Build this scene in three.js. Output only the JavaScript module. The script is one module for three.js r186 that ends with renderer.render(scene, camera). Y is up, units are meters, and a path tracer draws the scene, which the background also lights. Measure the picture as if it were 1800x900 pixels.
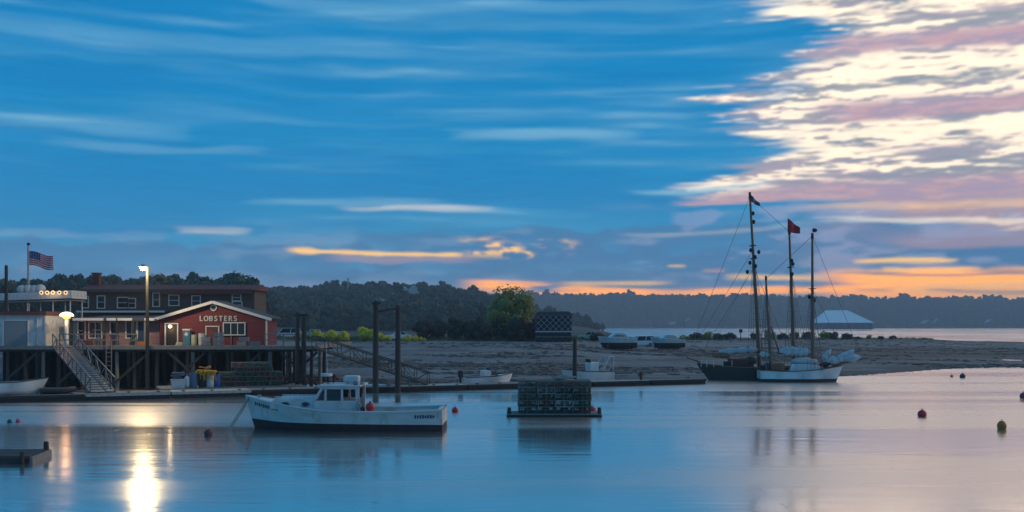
import * as THREE from 'three';
import { mergeGeometries } from 'three/addons/utils/BufferGeometryUtils.js';
import { RoundedBoxGeometry } from 'three/addons/geometries/RoundedBoxGeometry.js';
import { FontLoader } from 'three/addons/loaders/FontLoader.js';
import { TextGeometry } from 'three/addons/geometries/TextGeometry.js';

// ---------------------------------------------------------------- camera, exposure
const scene = new THREE.Scene();
const F = 1800, HORIZON = 572, EYE = 5.3;          // focal length and horizon row in photograph pixels, eye height in metres
const camera = new THREE.PerspectiveCamera(2 * Math.atan(450 / F) * 180 / Math.PI, 2, 0.5, 9000);
camera.position.set(0, EYE, 0);
camera.setViewOffset(1800, 900, 0, -(HORIZON - 450), 1800, 900);
const renderer = new THREE.WebGLRenderer();
renderer.toneMapping = THREE.LinearToneMapping;
renderer.toneMappingExposure = 1.06;
renderer.shadowMap.enabled = true;

// ---------------------------------------------------------------- numbers and noise
let seedState = 7;
const rnd = () => { seedState = (seedState * 1664525 + 1013904223) >>> 0; return seedState / 4294967296; };
const rr = (a, b) => a + (b - a) * rnd();
const clamp = (x, a = 0, b = 1) => Math.min(b, Math.max(a, x));
const mixn = (a, b, t) => a + (b - a) * t;
const ss = (a, b, x) => { const t = clamp((x - a) / (b - a)); return t * t * (3 - 2 * t); };
const band = (x, a, b, soft) => ss(a - soft, a + soft, x) * (1 - ss(b - soft, b + soft, x));
function lerpTable(t, x) {
  if (x <= t[0][0]) return t[0][1];
  for (let i = 1; i < t.length; i++) if (x <= t[i][0]) { const [a, b] = t[i - 1], [c, d] = t[i]; return b + (d - b) * (x - a) / (c - a); }
  return t[t.length - 1][1];
}
const TBL = new Float32Array(65536); for (let i = 0; i < 65536; i++) TBL[i] = rnd();
function vnoise(x, y, period = 256) {
  const xi = Math.floor(x), yi = Math.floor(y), fx = x - xi, fy = y - yi;
  const m = v => ((v % period) + period) % period;
  const x0 = m(xi), x1 = m(xi + 1), y0 = m(yi), y1 = m(yi + 1);
  const u = fx * fx * (3 - 2 * fx), v = fy * fy * (3 - 2 * fy);
  const a = TBL[y0 * 256 + x0], b = TBL[y0 * 256 + x1], c = TBL[y1 * 256 + x0], d = TBL[y1 * 256 + x1];
  return a + (b - a) * u + (c - a + (a - b - c + d) * u) * v;
}
function fbm(x, y, oct = 4, period = 256) {
  let s = 0, a = 0.5, n = 0, p = period;
  for (let i = 0; i < oct; i++) { s += a * vnoise(x + i * 17.3 * (period === 256), y + i * 9.1 * (period === 256), Math.min(p, 256)); n += a; a *= 0.5; x *= 2; y *= 2; p *= 2; }
  return s / n;
}
const lin = c => { c /= 255; return c <= 0.04045 ? c / 12.92 : Math.pow((c + 0.055) / 1.055, 2.4); };
const L3 = (r, g, b) => [lin(r), lin(g), lin(b)];

// ---------------------------------------------------------------- the sky: dusk air and cloud layers, by azimuth and elevation in degrees
const SKY_BASE = [[-2, L3(120, 160, 198)], [0.6, L3(124, 166, 204)], [2.2, L3(92, 158, 202)], [4.5, L3(52, 148, 198)], [8, L3(22, 140, 197)], [12, L3(8, 134, 194)], [18, L3(8, 130, 191)], [40, L3(40, 136, 192)], [90, L3(60, 136, 188)]];
const CREAM = [1.38, 1.14, 0.86], GREY = L3(166, 170, 176), MAUVE = L3(182, 160, 184), ROSE = L3(206, 166, 172), WISP = L3(140, 196, 222),
  ORANGE = [2.3, 0.82, 0.07], GOLD = [1.35, 0.8, 0.26], BANK = L3(72, 126, 174), BANKHI = L3(138, 172, 206), LILAC = L3(156, 168, 204), DEEP = L3(4, 122, 188), SLATE = L3(104, 128, 158);
const mixc = (a, b, t) => { a[0] += (b[0] - a[0]) * t; a[1] += (b[1] - a[1]) * t; a[2] += (b[2] - a[2]) * t; };
function skyColour(az, el, c) {
  // air
  let k = 1; while (k < SKY_BASE.length - 1 && el > SKY_BASE[k][0]) k++;
  const [e0, c0] = SKY_BASE[k - 1], [e1, c1] = SKY_BASE[k], t = clamp((el - e0) / (e1 - e0));
  for (let i = 0; i < 3; i++) c[i] = c0[i] + (c1[i] - c0[i]) * t;
  const wrap = az < -40 ? az + 360 : az;                 // the joint lies behind the camera's back, far to the side
  const warp = fbm(wrap * 0.11, el * 0.55, 3) - 0.5;
  const e = el + warp * 0.9;
  // thin high streaks over the whole dome
  const n1 = fbm(wrap * 0.05 + 3, e * 0.55, 4), n2 = fbm(wrap * 0.12 + 40, e * 1.9 + 5, 4), n3 = fbm(wrap * 0.5, el * 9, 2);
  mixc(c, DEEP, 0.35 * ss(0.5, 0.3, n1));
  mixc(c, WISP, 0.24 * ss(0.42, 0.8, n1 * 0.5 + n2 * 0.5));
  mixc(c, WISP, 0.3 * ss(0.6, 0.85, n2) * ss(0.35, 0.6, n1));
  for (let i = 0; i < 3; i++) c[i] *= 0.93 + 0.14 * n3;
  const streak = (a0, a1, ec, h, col, s, soft = 2.5) => {
    const x = band(az, a0, a1, soft); if (x <= 0) return;
    const d = Math.abs(e - ec - 0.12 * (n3 - 0.5)) / (h * (0.35 + 1.1 * n2)); if (d < 1.6) mixc(c, col, s * x * ss(1.6, 0.2, d) * ss(0.2, 0.55, x * (0.4 + n3 * 1.2)));
  };
  streak(-27, -18, 10.2, 0.45, WISP, 0.28); streak(-24, -14, 9.4, 0.22, WISP, 0.28); streak(-3, 6.5, 10.5, 0.4, WISP, 0.5); streak(-14, -4, 6.6, 0.22, WISP, 0.42); streak(-9, -1.5, 6.3, 0.16, CREAM, 0.35);
  streak(-40, -6, 14.7, 0.5, WISP, 0.18); streak(-20, 10, 17.2, 0.3, WISP, 0.2); streak(-18, -14.5, 4.9, 0.12, CREAM, 0.28, 1);
  // cloud bank low over the land
  const lump = fbm(wrap * 0.4 + 9, el * 1.5 + 2, 5), low = ss(6.2, 4.2, el + (lump - 0.5) * 2.2) * ss(-0.5, 1.5, el);
  mixc(c, BANK, 0.62 * low * ss(-30, -6, az) * (1 - ss(60, 110, Math.abs(az))) * ss(0.3, 0.6, fbm(wrap * 0.16 + 70, el * 0.9, 4)));
  mixc(c, BANKHI, 0.55 * low * ss(0.5, 0.66, lump * 0.6 + n2 * 0.4));
  const row = (h0, amp, f, seed, m) => {
    if (m <= 0 || el > h0 + amp + 0.5 || el < h0 - amp - 2.4) return;
    const top = h0 + amp * 2 * (fbm(wrap * f + seed, seed, 5) - 0.5) + 0.1 * (n3 - 0.5), d = top - el;
    mixc(c, BANK, 0.75 * m * ss(-0.05, 0.14, d) * ss(2.0, 0.3, d)); mixc(c, BANKHI, 0.35 * m * ss(0, 0.2, d) * ss(1.6, 0.4, d) * ss(0.5, 0.7, lump));
  };
  row(5.3, 0.8, 0.45, 21, ss(-12, -2, az) * (1 - ss(60, 110, az))); row(4.3, 0.7, 0.7, 43, 0.9 * (1 - ss(60, 110, Math.abs(az)))); row(3.1, 0.5, 0.9, 64, 0.8 * (1 - ss(60, 110, Math.abs(az))));
  mixc(c, LILAC, 0.55 * band(el, 0.4, 2.3, 0.7) * ss(0.35, 0.6, n2));
  // bright broken cloud sheet on the sunset side
  const edge = lerpTable([[0, 40], [4.4, 30], [6, 18], [7.2, 9], [8.2, 12], [9.3, 15.2], [10.4, 13], [11.6, 13.6], [12.5, 12.4], [13.5, 16.4], [15, 16.8], [16.5, 14.6], [19, 13], [40, 6], [90, 0]], e);
  const away = (1 - ss(50, 115, Math.abs(az - 35))) * ss(80, 30, el);
  const sheet = ss(edge - 1.5, edge + 1.6, az + (n2 - 0.5) * 8 + (n3 - 0.5) * 3) * away;
  if (sheet > 0) {
    const r1 = fbm(wrap * 0.3 + 11, e * 2.1 + 31, 4), r2 = fbm(wrap * 0.62 + 80 + warp * 2, el * 6.6 + 0.4 * Math.sin(wrap * 2.1 + r1 * 9), 3), q = r1 * 0.42 + r2 * 0.58;
    const col = [...GREY];
    mixc(col, SLATE, 0.6 * ss(0.46, 0.34, q));
    mixc(col, MAUVE, 0.55 * ss(0.4, 0.62, n2));
    mixc(col, CREAM, ss(0.47, 0.6, q)); mixc(col, GREY, 0.5 * ss(0.5, 0.36, r2));
    const rose = Math.max(band(e, 14.1, 15, 0.35), band(e, 10.9, 11.7, 0.3), band(e, 6.1, 7.4, 0.5)) * ss(15, 19, az + 14 * ss(8, 6.5, el));
    mixc(col, MAUVE, 0.85 * rose); mixc(col, ROSE, 0.7 * rose * ss(0.4, 0.6, r2));
    mixc(col, CREAM, 0.9 * Math.max(band(e, 9.0, 10.5, 0.35) * ss(13, 16, az), band(e, 12.6, 13.8, 0.35), band(e, 15.9, 17.6, 0.5) * 0.7) * ss(0.34, 0.48, q));
    mixc(c, col, sheet * 0.97);
  }
  // below the sheet: slate bands and cream slits, then the afterglow along the horizon
  const side = ss(2, 14, az) * (1 - ss(70, 120, az));
  mixc(c, BANK, 0.4 * side * band(el, 2.6, 6.4, 0.5) * ss(0.38, 0.55, n2));
  mixc(c, ROSE, 0.5 * ss(13, 22, az) * side * band(el, 2.6, 6.4, 0.6) * ss(0.45, 0.6, n1));
  mixc(c, LILAC, 0.6 * side * band(el, 2.2, 6.6, 0.5) * ss(0.5, 0.66, lump));
  streak(16, 60, 6.15, 0.2, GOLD, 0.3, 4); streak(17, 60, 5.35, 0.14, CREAM, 0.5, 3); streak(6, 16, 5.3, 0.1, CREAM, 0.15, 3); streak(7, 14, 7.6, 0.14, WISP, 0.7, 2); streak(18.5, 23.5, 3.55, 0.12, GOLD, 0.95, 0.8); streak(20, 24.5, 3.05, 0.13, GOLD, 0.95, 0.8); streak(8.6, 9.6, 3.3, 0.1, GOLD, 0.7, 0.4); streak(10.5, 11.8, 2.95, 0.12, ROSE, 0.7, 0.5);
  // long slit of gold over the hill and its ragged lit rims
  const rag = (lump - 0.5) * 0.5;
  mixc(c, GOLD, band(az, -12.2, -2.8, 0.5) * ss(0.26, 0.06, Math.abs(el - 4.02 + 0.012 * (az + 8) - rag * 0.5) / (0.45 + 1.1 * fbm(az * 0.6 + 3, 8, 3)) + 0.06 * n3));
  mixc(c, ROSE, 0.5 * band(az, -10, -2.4, 1.2) * ss(0.3, 0.08, Math.abs(el - 3.72 - rag)));
  const gap = fbm(az * 0.55 + 5, el * 1.7 + 3.3, 5) + 0.12 * (n3 - 0.5), opening = band(az, -2.6, 3.2, 0.9) * band(el, 3.9, 4.8, 0.3);
  mixc(c, GOLD, 0.95 * opening * ss(0.5, 0.56, gap) * ss(0.74, 0.62, gap)); mixc(c, ROSE, 0.5 * opening * ss(0.44, 0.5, gap) * ss(0.56, 0.5, gap));
  const glow = ss(15.5, 19.5, az + (n3 - 0.5) * 3) * (1 - ss(110, 150, az)) * ss(3.05 + rag, 2.55 + rag, el);
  mixc(c, ORANGE, glow * 0.95); mixc(c, GOLD, glow * 0.6 * ss(0.45, 0.65, n2));
  streak(8, 20, 1.75, 0.26, ORANGE, 0.95, 2.5); streak(12, 17, 2.5, 0.2, GOLD, 0.8, 1.2);
  mixc(c, ORANGE, band(az, -2.2, 8.2, 1.2) * ss(0.42, 0.18, Math.abs(el - 2.12 + 0.05 * az - 0.04 * (n2 - 0.5) * 8)) * ss(0.25, 0.5, n3 * 0.5 + n2 * 0.6));
  mixc(c, GOLD, 0.8 * band(az, 3, 8.5, 1) * ss(0.14, 0.04, Math.abs(el - 2.35 - 0.2 * (n2 - 0.5))));
  streak(18, 60, 2.75, 0.14, SLATE, 0.75, 1.5); streak(22, 60, 1.75, 0.11, SLATE, 0.6, 1); streak(15, 17, 1.9, 0.07, SLATE, 0.6, 0.5); streak(18.5, 20.5, 1.7, 0.06, SLATE, 0.5, 0.5);
}
{
  const W = 4096, H = 2048, data = new Float32Array(W * H * 4), c = [0, 0, 0];
  for (let j = 0; j < H; j++) {
    const el = ((j + 0.5) / H - 0.5) * 180;
    const step = el > 32 ? 4 : 1;
    for (let i = 0; i < W; i += step) {
      if (el < -0.4) { c[0] = 0.03; c[1] = 0.07; c[2] = 0.11; } else {
        let az = ((i + 0.5) / W - 0.5) * 360 + 90; if (az > 180) az -= 360;
        skyColour(az, el, c);
      }
      for (let s = 0; s < step; s++) { const o = (j * W + i + s) * 4; data[o] = c[0]; data[o + 1] = c[1]; data[o + 2] = c[2]; data[o + 3] = 1; }
    }
  }
  const sky = new THREE.DataTexture(data, W, H, THREE.RGBAFormat, THREE.FloatType);
  sky.mapping = THREE.EquirectangularReflectionMapping; sky.magFilter = THREE.LinearFilter; sky.needsUpdate = true;
  scene.background = sky; scene.environment = sky;
}
// the sun, low behind the bright cloud on the sunset side: weak, warm and very soft
const sun = new THREE.DirectionalLight(new THREE.Color(1, 0.92, 0.85), 0.5);
sun.position.set(Math.sin(1.25) * 300, 300 * Math.tan(0.22), -Math.cos(1.25) * 300);
sun.castShadow = true; sun.shadow.radius = 60; sun.shadow.mapSize.set(2048, 2048);
Object.assign(sun.shadow.camera, { left: -160, right: 160, top: 120, bottom: -120, near: 1, far: 900 });
scene.add(sun);

// ---------------------------------------------------------------- helpers
const V = (x, y, z) => new THREE.Vector3(x, y, z);
const at = (px, d, y = 0) => V((px - 900) / F * d, y, -d);        // a photograph column at a distance that the water or ground gives
const yAt = (py, d) => EYE - (py - HORIZON) / F * d;
const taken = {};
const numbered = n => { const k = taken[n] = (taken[n] ?? -1) + 1; return k ? `${n}_${String(k).padStart(3, '0')}` : n; };
const flat = g => { const o = g.index ? g.toNonIndexed() : g; for (const k of Object.keys(o.attributes)) if (!['position', 'normal', 'uv'].includes(k)) o.deleteAttribute(k); return o; };
const join = gs => gs.length === 1 ? gs[0] : mergeGeometries(gs.map(flat));
function thing(name, label, category, p = [0, 0, 0], turn = 0, group) {
  const o = new THREE.Group(); o.name = numbered(name); o.position.set(...(p.isVector3 ? p.toArray() : p)); o.rotation.y = turn;
  o.userData = { label, category }; if (group) o.userData.group = group;
  scene.add(o); return o;
}
function part(parent, name, geos, m, label) {
  const o = new THREE.Mesh(Array.isArray(geos) ? join(geos) : geos, m); o.name = name; if (label) o.userData.label = label;
  parent.add(o); return o;
}
function copyOf(root, label, p, turn = root.rotation.y, scale = 1) {
  const c = root.clone(); c.name = numbered(root.name.replace(/_\d{3}$/, '')); c.userData = { ...root.userData, label };
  c.position.set(...(p.isVector3 ? p.toArray() : p)); c.rotation.y = turn; if (scale !== 1) c.scale.multiplyScalar(scale);
  scene.add(c); return c;
}
function struct(name, geo, m, kind = 'structure', label, category) {
  const o = new THREE.Mesh(geo, m); o.name = name; o.userData = { kind }; if (label) Object.assign(o.userData, { label, category }); scene.add(o); return o;
}
// a box with uv in metres, its centre at x, y, z
function box(w, h, d, x = 0, y = 0, z = 0, ry = 0, rx = 0, rz = 0) {
  const g = new THREE.BoxGeometry(w, h, d), uv = g.attributes.uv, s = [[d, h], [d, h], [w, d], [w, d], [w, h], [w, h]];
  for (let f = 0; f < 6; f++) for (let k = 0; k < 4; k++) uv.setXY(f * 4 + k, uv.getX(f * 4 + k) * s[f][0] + x * 0.37, uv.getY(f * 4 + k) * s[f][1]);
  if (rx) g.rotateX(rx); if (rz) g.rotateZ(rz); if (ry) g.rotateY(ry);
  g.translate(x, y, z); return g;
}
const rbox = (w, h, d, r, x = 0, y = 0, z = 0) => new RoundedBoxGeometry(w, h, d, 2, r).translate(x, y, z);
// a round bar between two points
function bar(a, b, r, r2 = r, seg = 8, cap = true) {
  a = a.isVector3 ? a : V(...a); b = b.isVector3 ? b : V(...b);
  const len = a.distanceTo(b), g = new THREE.CylinderGeometry(r2, r, len, seg, 1, !cap), uv = g.attributes.uv;
  for (let i = 0; i < uv.count; i++) uv.setXY(i, uv.getX(i) * r * 6.3, uv.getY(i) * len);
  g.applyQuaternion(new THREE.Quaternion().setFromUnitVectors(V(0, 1, 0), b.clone().sub(a).normalize()));
  return g.translate((a.x + b.x) / 2, (a.y + b.y) / 2, (a.z + b.z) / 2);
}
// a squared timber between two points
function beam(a, b, w, h) {
  a = a.isVector3 ? a : V(...a); b = b.isVector3 ? b : V(...b);
  const g = box(w, h, a.distanceTo(b)), m = new THREE.Matrix4().lookAt(a, b, V(0, 1, 0.0001)); g.applyMatrix4(m);
  return g.translate((a.x + b.x) / 2, (a.y + b.y) / 2, (a.z + b.z) / 2);
}
const tube = (pts, r, seg = 24, rad = 6, closed = false) => new THREE.TubeGeometry(new THREE.CatmullRomCurve3(pts.map(p => p.isVector3 ? p : V(...p)), closed), seg, r, rad, closed);
function prism(pts, depth, bevel = 0) {       // an outline in x, y given a thickness along z, centred
  const s = new THREE.Shape(pts.map(p => new THREE.Vector2(...p)));
  return new THREE.ExtrudeGeometry(s, { depth: depth - 2 * bevel, bevelEnabled: bevel > 0, bevelSize: bevel, bevelThickness: bevel, bevelSegments: 2, steps: 1 }).translate(0, 0, -depth / 2 + bevel);
}
const ball = (r, x = 0, y = 0, z = 0, sx = 1, sy = 1, sz = 1, n = 16) => new THREE.SphereGeometry(r, n, Math.ceil(n * 0.7)).scale(sx, sy, sz).translate(x, y, z);

// ---------------------------------------------------------------- surfaces
function texture(n, fn, srgb) {
  const d = new Uint8Array(n * n * 4);
  for (let j = 0; j < n; j++) for (let i = 0; i < n; i++) { const v = fn(i / n, j / n), o = (j * n + i) * 4, a = Array.isArray(v) ? v : [v, v, v]; for (let k = 0; k < 3; k++) d[o + k] = clamp(a[k]) * 255; d[o + 3] = 255; }
  const t = new THREE.DataTexture(d, n, n); t.wrapS = t.wrapT = THREE.RepeatWrapping; t.magFilter = THREE.LinearFilter; if (srgb) t.colorSpace = THREE.SRGBColorSpace; t.needsUpdate = true; return t;
}
const rep = (t, x, y = x) => { const c = t.clone(); c.repeat.set(x, y); c.needsUpdate = true; return c; };
const T = {
  mottle: texture(256, (u, v) => 0.62 + 0.5 * (fbm(u * 6, v * 6, 5, 6) - 0.3)),
  grain: texture(256, (u, v) => 0.45 + 0.4 * fbm(u * 40, v * 3, 3, 8) + 0.35 * (fbm(u * 4, v * 4, 4, 4) - 0.4)),
  clap: texture(256, (u, v) => { const r = (v * 8) % 1; return 0.68 + 0.22 * (fbm(u * 8, v * 8, 4, 8) - 0.4) - (r < 0.1 ? 0.14 : 0) + 0.1 * vnoise(Math.floor(v * 8), u * 2, 8); }),
  clapBump: texture(128, (u, v) => 1 - (v * 8) % 1),
  fine: texture(256, (u, v) => fbm(u * 16, v * 16, 4, 16)),
  stain: texture(256, (u, v) => { const s = ss(0.56, 0.75, fbm(u * 24, v * 2, 4, 24)) * 0.5 + ss(0.5, 0.72, fbm(u * 3, v * 3, 4, 3)) * 0.3, b = 0.9 - 0.25 * fbm(u * 8, v * 8, 4, 8); return [b * (1 - 0.25 * s), b * (1 - 0.42 * s), b * (1 - 0.6 * s)]; }),
  ripple: texture(512, (u, v) => 0.5 * fbm(u * 5, v * 22, 4, 1 * 5 === 5 ? 110 : 5) + 0.5 * fbm(u * 8 + 3, v * 32, 3, 32)),
};
const mats = {};
function mat(name, rgb, rough = 0.85, extra = {}) {
  const m = new THREE.MeshPhysicalMaterial({ color: new THREE.Color().setRGB(...rgb), roughness: rough, side: THREE.DoubleSide, ...extra });
  m.name = name; return mats[name] = m;
}
const M = {
  pile: mat('creosoted piling', [0.05, 0.046, 0.043], 0.9, { map: rep(T.grain, 2, 0.4), bumpMap: rep(T.grain, 2, 0.4), bumpScale: 0.012 }),
  deck: mat('weathered deck timber', [0.24, 0.23, 0.215], 0.9, { map: rep(T.grain, 1, 1), bumpMap: T.grain, bumpScale: 0.006 }),
  dark: mat('tarred timber', [0.035, 0.033, 0.032], 0.85, { map: rep(T.grain, 1, 0.6) }),
  pale: mat('bleached plank', [0.46, 0.44, 0.4], 0.85, { map: rep(T.grain, 1, 0.5) }),
  red: mat('barn red clapboard', [0.165, 0.026, 0.034], 0.8, { map: rep(T.clap, 1 / 1.2), bumpMap: rep(T.clapBump, 1 / 1.2), bumpScale: 0.015 }),
  rose: mat('faded rose clapboard', [0.34, 0.19, 0.21], 0.8, { map: rep(T.clap, 1 / 1.2), bumpMap: rep(T.clapBump, 1 / 1.2), bumpScale: 0.015 }),
  shingle: mat('grey cedar shingle', [0.115, 0.085, 0.078], 0.9, { map: rep(T.clap, 1 / 1.4), bumpMap: rep(T.clapBump, 1 / 1.4), bumpScale: 0.012 }),
  white: mat('white paint', [0.66, 0.66, 0.64], 0.6, { map: rep(T.mottle, 0.5) }),
  lettering: mat('faded white letter paint', [0.42, 0.42, 0.41], 0.7),
  tealHull: mat('worn white workboat paint', [0.62, 0.63, 0.61], 0.4, { map: rep(T.stain, 0.16, 0.5) }),
  cabinPaint: mat('white cabin paint', [0.66, 0.66, 0.65], 0.4, { map: rep(T.mottle, 0.3) }),
  membrane: mat('white roof membrane', [0.85, 0.86, 0.87], 0.6),
  trim: mat('white trim paint', [0.54, 0.54, 0.53], 0.6),
  asphalt: mat('asphalt roofing', [0.07, 0.068, 0.072], 0.95, { map: rep(T.mottle, 0.8), bumpMap: rep(T.fine, 2), bumpScale: 0.01 }),
  brownRoof: mat('red brown roofing', [0.17, 0.055, 0.045], 0.9, { map: rep(T.mottle, 0.6) }),
  glass: mat('window glass', [0.02, 0.025, 0.03], 0.08, { ior: 1.5 }),
  metal: mat('galvanised steel', [0.4, 0.41, 0.42], 0.45, { metalness: 0.7, map: rep(T.mottle, 1) }),
  black: mat('black rubber', [0.02, 0.02, 0.021], 0.7),
  gel: mat('white gelcoat', [0.74, 0.74, 0.73], 0.3, { map: rep(T.mottle, 0.15), clearcoat: 0.3, clearcoatRoughness: 0.25 }),
  gelWorn: mat('worn white hull paint', [0.61, 0.61, 0.6], 0.42, { map: rep(T.mottle, 0.35) }),
  boot: mat('dark bottom paint', [0.05, 0.02, 0.022], 0.75, { map: rep(T.mottle, 0.7) }),
  navy: mat('navy paint', [0.02, 0.04, 0.11], 0.5),
  darkHull: mat('black brown hull paint', [0.035, 0.024, 0.02], 0.45, { map: rep(T.mottle, 0.5) }),
  spar: mat('varnished spar', [0.24, 0.12, 0.055], 0.5, { map: rep(T.grain, 2, 0.3) }),
  wire: mat('rigging wire', [0.1, 0.1, 0.11], 0.6),
  canvas: mat('sail canvas', [0.6, 0.62, 0.64], 0.9, { map: rep(T.mottle, 1.2) }),
  tan: mat('rust tan canvas', [0.36, 0.13, 0.06], 0.9, { map: rep(T.mottle, 1.2) }),
  redBuoy: mat('red buoy vinyl', [0.68, 0.02, 0.03], 0.4, { map: rep(T.mottle, 1) }),
  oliveBuoy: mat('weedy yellow buoy', [0.6, 0.2, 0.012], 0.6, { map: rep(T.mottle, 1.5) }),
  blueBuoy: mat('dark blue buoy', [0.025, 0.04, 0.075], 0.5, { map: rep(T.mottle, 1) }),
  orangeBuoy: mat('orange buoy', [0.5, 0.16, 0.03], 0.5),
  rope: mat('grey rope', [0.3, 0.29, 0.26], 0.95),
  yellowRope: mat('yellow rope', [0.72, 0.36, 0.02], 0.8, { map: rep(T.mottle, 3) }),
  trapWire: mat('green coated trap wire', [0.08, 0.115, 0.095], 0.6),
  trapNet: mat('trap twine', [0.12, 0.11, 0.07], 0.95),
  rust: mat('rusty iron', [0.16, 0.06, 0.03], 0.9, { map: rep(T.mottle, 2) }),
  blueDrum: mat('blue plastic drum', [0.015, 0.085, 0.32], 0.45),
  leafA: mat('broad leaf', [0.27, 0.26, 0.035], 0.9, { transmission: 0.3, thickness: 0 }),
  leafB: mat('hedge leaf', [0.05, 0.042, 0.026], 0.95),
  leafC: mat('wood leaf', [0.038, 0.072, 0.05], 0.95),
  leafD: mat('roadside tree leaf', [0.05, 0.075, 0.05], 0.95),
  bloom: mat('yellow blossom', [0.75, 0.58, 0.04], 0.9),
  bark: mat('bark', [0.08, 0.06, 0.045], 0.95, { map: rep(T.grain, 1) }),
};

// ---------------------------------------------------------------- water
{
  const g = new THREE.PlaneGeometry(9000, 9000); g.rotateX(-Math.PI / 2);
  const uv = g.attributes.uv; for (let i = 0; i < uv.count; i++) uv.setXY(i, uv.getX(i) * 9000, uv.getY(i) * 9000);
  const ruffle = texture(512, (u, v) => { const n = fbm(u * 3, v * 12, 5, 96) * 0.6 + fbm(u * 5 + 2, v * 40, 3, 160) * 0.4, k = ss(0.4, 0.64, n); return 0.44 + 0.56 * k; });
  const m = mat('harbour water', [0.76, 0.68, 0.62], 0.31, { ior: 1.5, metalness: 0.92, bumpMap: rep(T.ripple, 1 / 14, 1 / 14), bumpScale: 0.014, roughnessMap: rep(ruffle, 1 / 260, 1 / 120) });
  struct('water', g, m);
}
// ---------------------------------------------------------------- terrain: tidal flat, shore, hills
const SHORE = [[-700, 96], [0, 90], [540, 92], [760, 92], [1240, 99], [1400, 101], [1500, 107], [1600, 116], [1700, 128], [1800, 128], [2500, 145]];
const CRESTD = [[-700, 150], [400, 150], [560, 178], [1000, 182], [1150, 215], [1250, 237], [1600, 288], [1800, 270], [2500, 270]];
const CRESTY = [[-700, 3.4], [400, 3.4], [560, 2.7], [1000, 2.7], [1150, 2.3], [1250, 2.05], [1600, 1.4], [1800, 0.85], [2500, 0.85]];
const HILLY = [[-700, 14], [300, 14], [450, 17], [600, 24], [780, 23], [870, 12], [950, 2]];
function groundY(x, d) {
  const px = 900 + F * x / d, s = lerpTable(SHORE, px), cd = lerpTable(CRESTD, px), cy = lerpTable(CRESTY, px);
  const n = fbm(x * 0.09 + 50, d * 0.09, 4) - 0.5;
  if (d < s) return Math.max(-1.6, -(s - d) * 0.07);
  if (d < cd) { const t = (d - s) / (cd - s); return cy * (0.8 * t + 0.2 * t * t) + n * 0.55 * Math.min(1, t * 5) * (1 - 0.6 * t); }
  const bay = ss(-40, 60, px - lerpTable([[240, 1120], [500, 1080], [1000, 1020], [1900, 960]], d)) * ss(cd, cd + 30, d);
  const hill = lerpTable(HILLY, px) * ss(lerpTable([[-700, 210], [400, 260], [520, 420], [1000, 420]], px), 800, d);
  const near = ss(210, 300, d) * 5.5 * ss(520, 380, px);
  const landY = cy + near + hill + n * (1.2 + hill * 0.12);
  const far = 62 * ss(1890, 2330, d) * (0.93 + 0.14 * fbm(x * 0.004 + 9, 2.5, 3)) * (1 - 0.16 * ss(900, 1900, px)) + ss(1885, 1900, d) * 1.2;
  if (d > 1700) return Math.max(mixn(landY * ss(1500, 800, d), -2.5, bay), -2.5) * (1 - ss(1860, 1900, d)) + far * ss(1860, 1900, d) + n * ss(1900, 2000, d) * 2;
  return mixn(landY * ss(2000, 900, d), -2.5, bay);
}
{
  const cols = [], rows = []; for (let p = -700; p <= 2500; p += 16) cols.push(p);
  for (let d = 84; d < 300; d *= 1.014) rows.push(d); for (let d = 300; d < 1860; d *= 1.05) rows.push(d); for (let d = 1860; d < 2700; d *= 1.012) rows.push(d); rows.push(3200, 4400);
  const pos = [], uv = [], col = [], idx = [];
  const mud = [0.17, 0.165, 0.165], pebble = [0.27, 0.265, 0.26], weed = [0.085, 0.06, 0.042], grass = [0.07, 0.085, 0.035], wood = [0.04, 0.045, 0.03];
  for (const d of rows) for (const p of cols) {
    const x = (p - 900) / F * d, y = groundY(x, d); pos.push(x, y, -d); uv.push(x, d);
    const s = lerpTable(SHORE, p), cd = lerpTable(CRESTD, p), t = (d - s) / (cd - s), n = fbm(x * 0.12, d * 0.3 + 7, 4), n2 = fbm(x * 0.05 + 31, d * 0.16, 4), c = [...mud];
    mixc(c, pebble, ss(0.45, 0.62, n) * 0.8); mixc(c, weed, ss(0.5, 0.62, n2) * band(t, 0.02, 0.75, 0.08) * 0.85);
    mixc(c, weed, 0.7 * ss(1350, 1500, p) * band(t + (n - 0.5) * 0.3, 0.2, 0.55, 0.1));
    mixc(c, [0.06, 0.058, 0.06], 0.75 * ss(0.13, 0.03, t + (n - 0.5) * 0.16)); mixc(c, weed, 0.8 * band(t + (n2 - 0.5) * 0.1, 0.3, 0.34, 0.02) + 0.7 * band(t + (n - 0.5) * 0.12, 0.62, 0.65, 0.02)); mixc(c, grass, ss(0.96, 1.02, t + (n - 0.5) * 0.08) * (p < 1300 ? 1 : 0.6)); mixc(c, wood, ss(230, 330, d));
    col.push(...c);
  }
  const nc = cols.length;
  for (let j = 0; j < rows.length - 1; j++) for (let i = 0; i < nc - 1; i++) { const a = j * nc + i; idx.push(a, a + 1, a + nc, a + 1, a + nc + 1, a + nc); }
  const g = new THREE.BufferGeometry(); g.setAttribute('position', new THREE.Float32BufferAttribute(pos, 3)); g.setAttribute('uv', new THREE.Float32BufferAttribute(uv, 2)); g.setAttribute('color', new THREE.Float32BufferAttribute(col, 3)); g.setIndex(idx); g.computeVertexNormals();
  const m = mat('shore ground', [1, 1, 1], 0.88, { vertexColors: true, map: rep(T.mottle, 0.3), bumpMap: rep(T.fine, 0.25), bumpScale: 0.12 });
  struct('ground', g, m);
}

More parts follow.
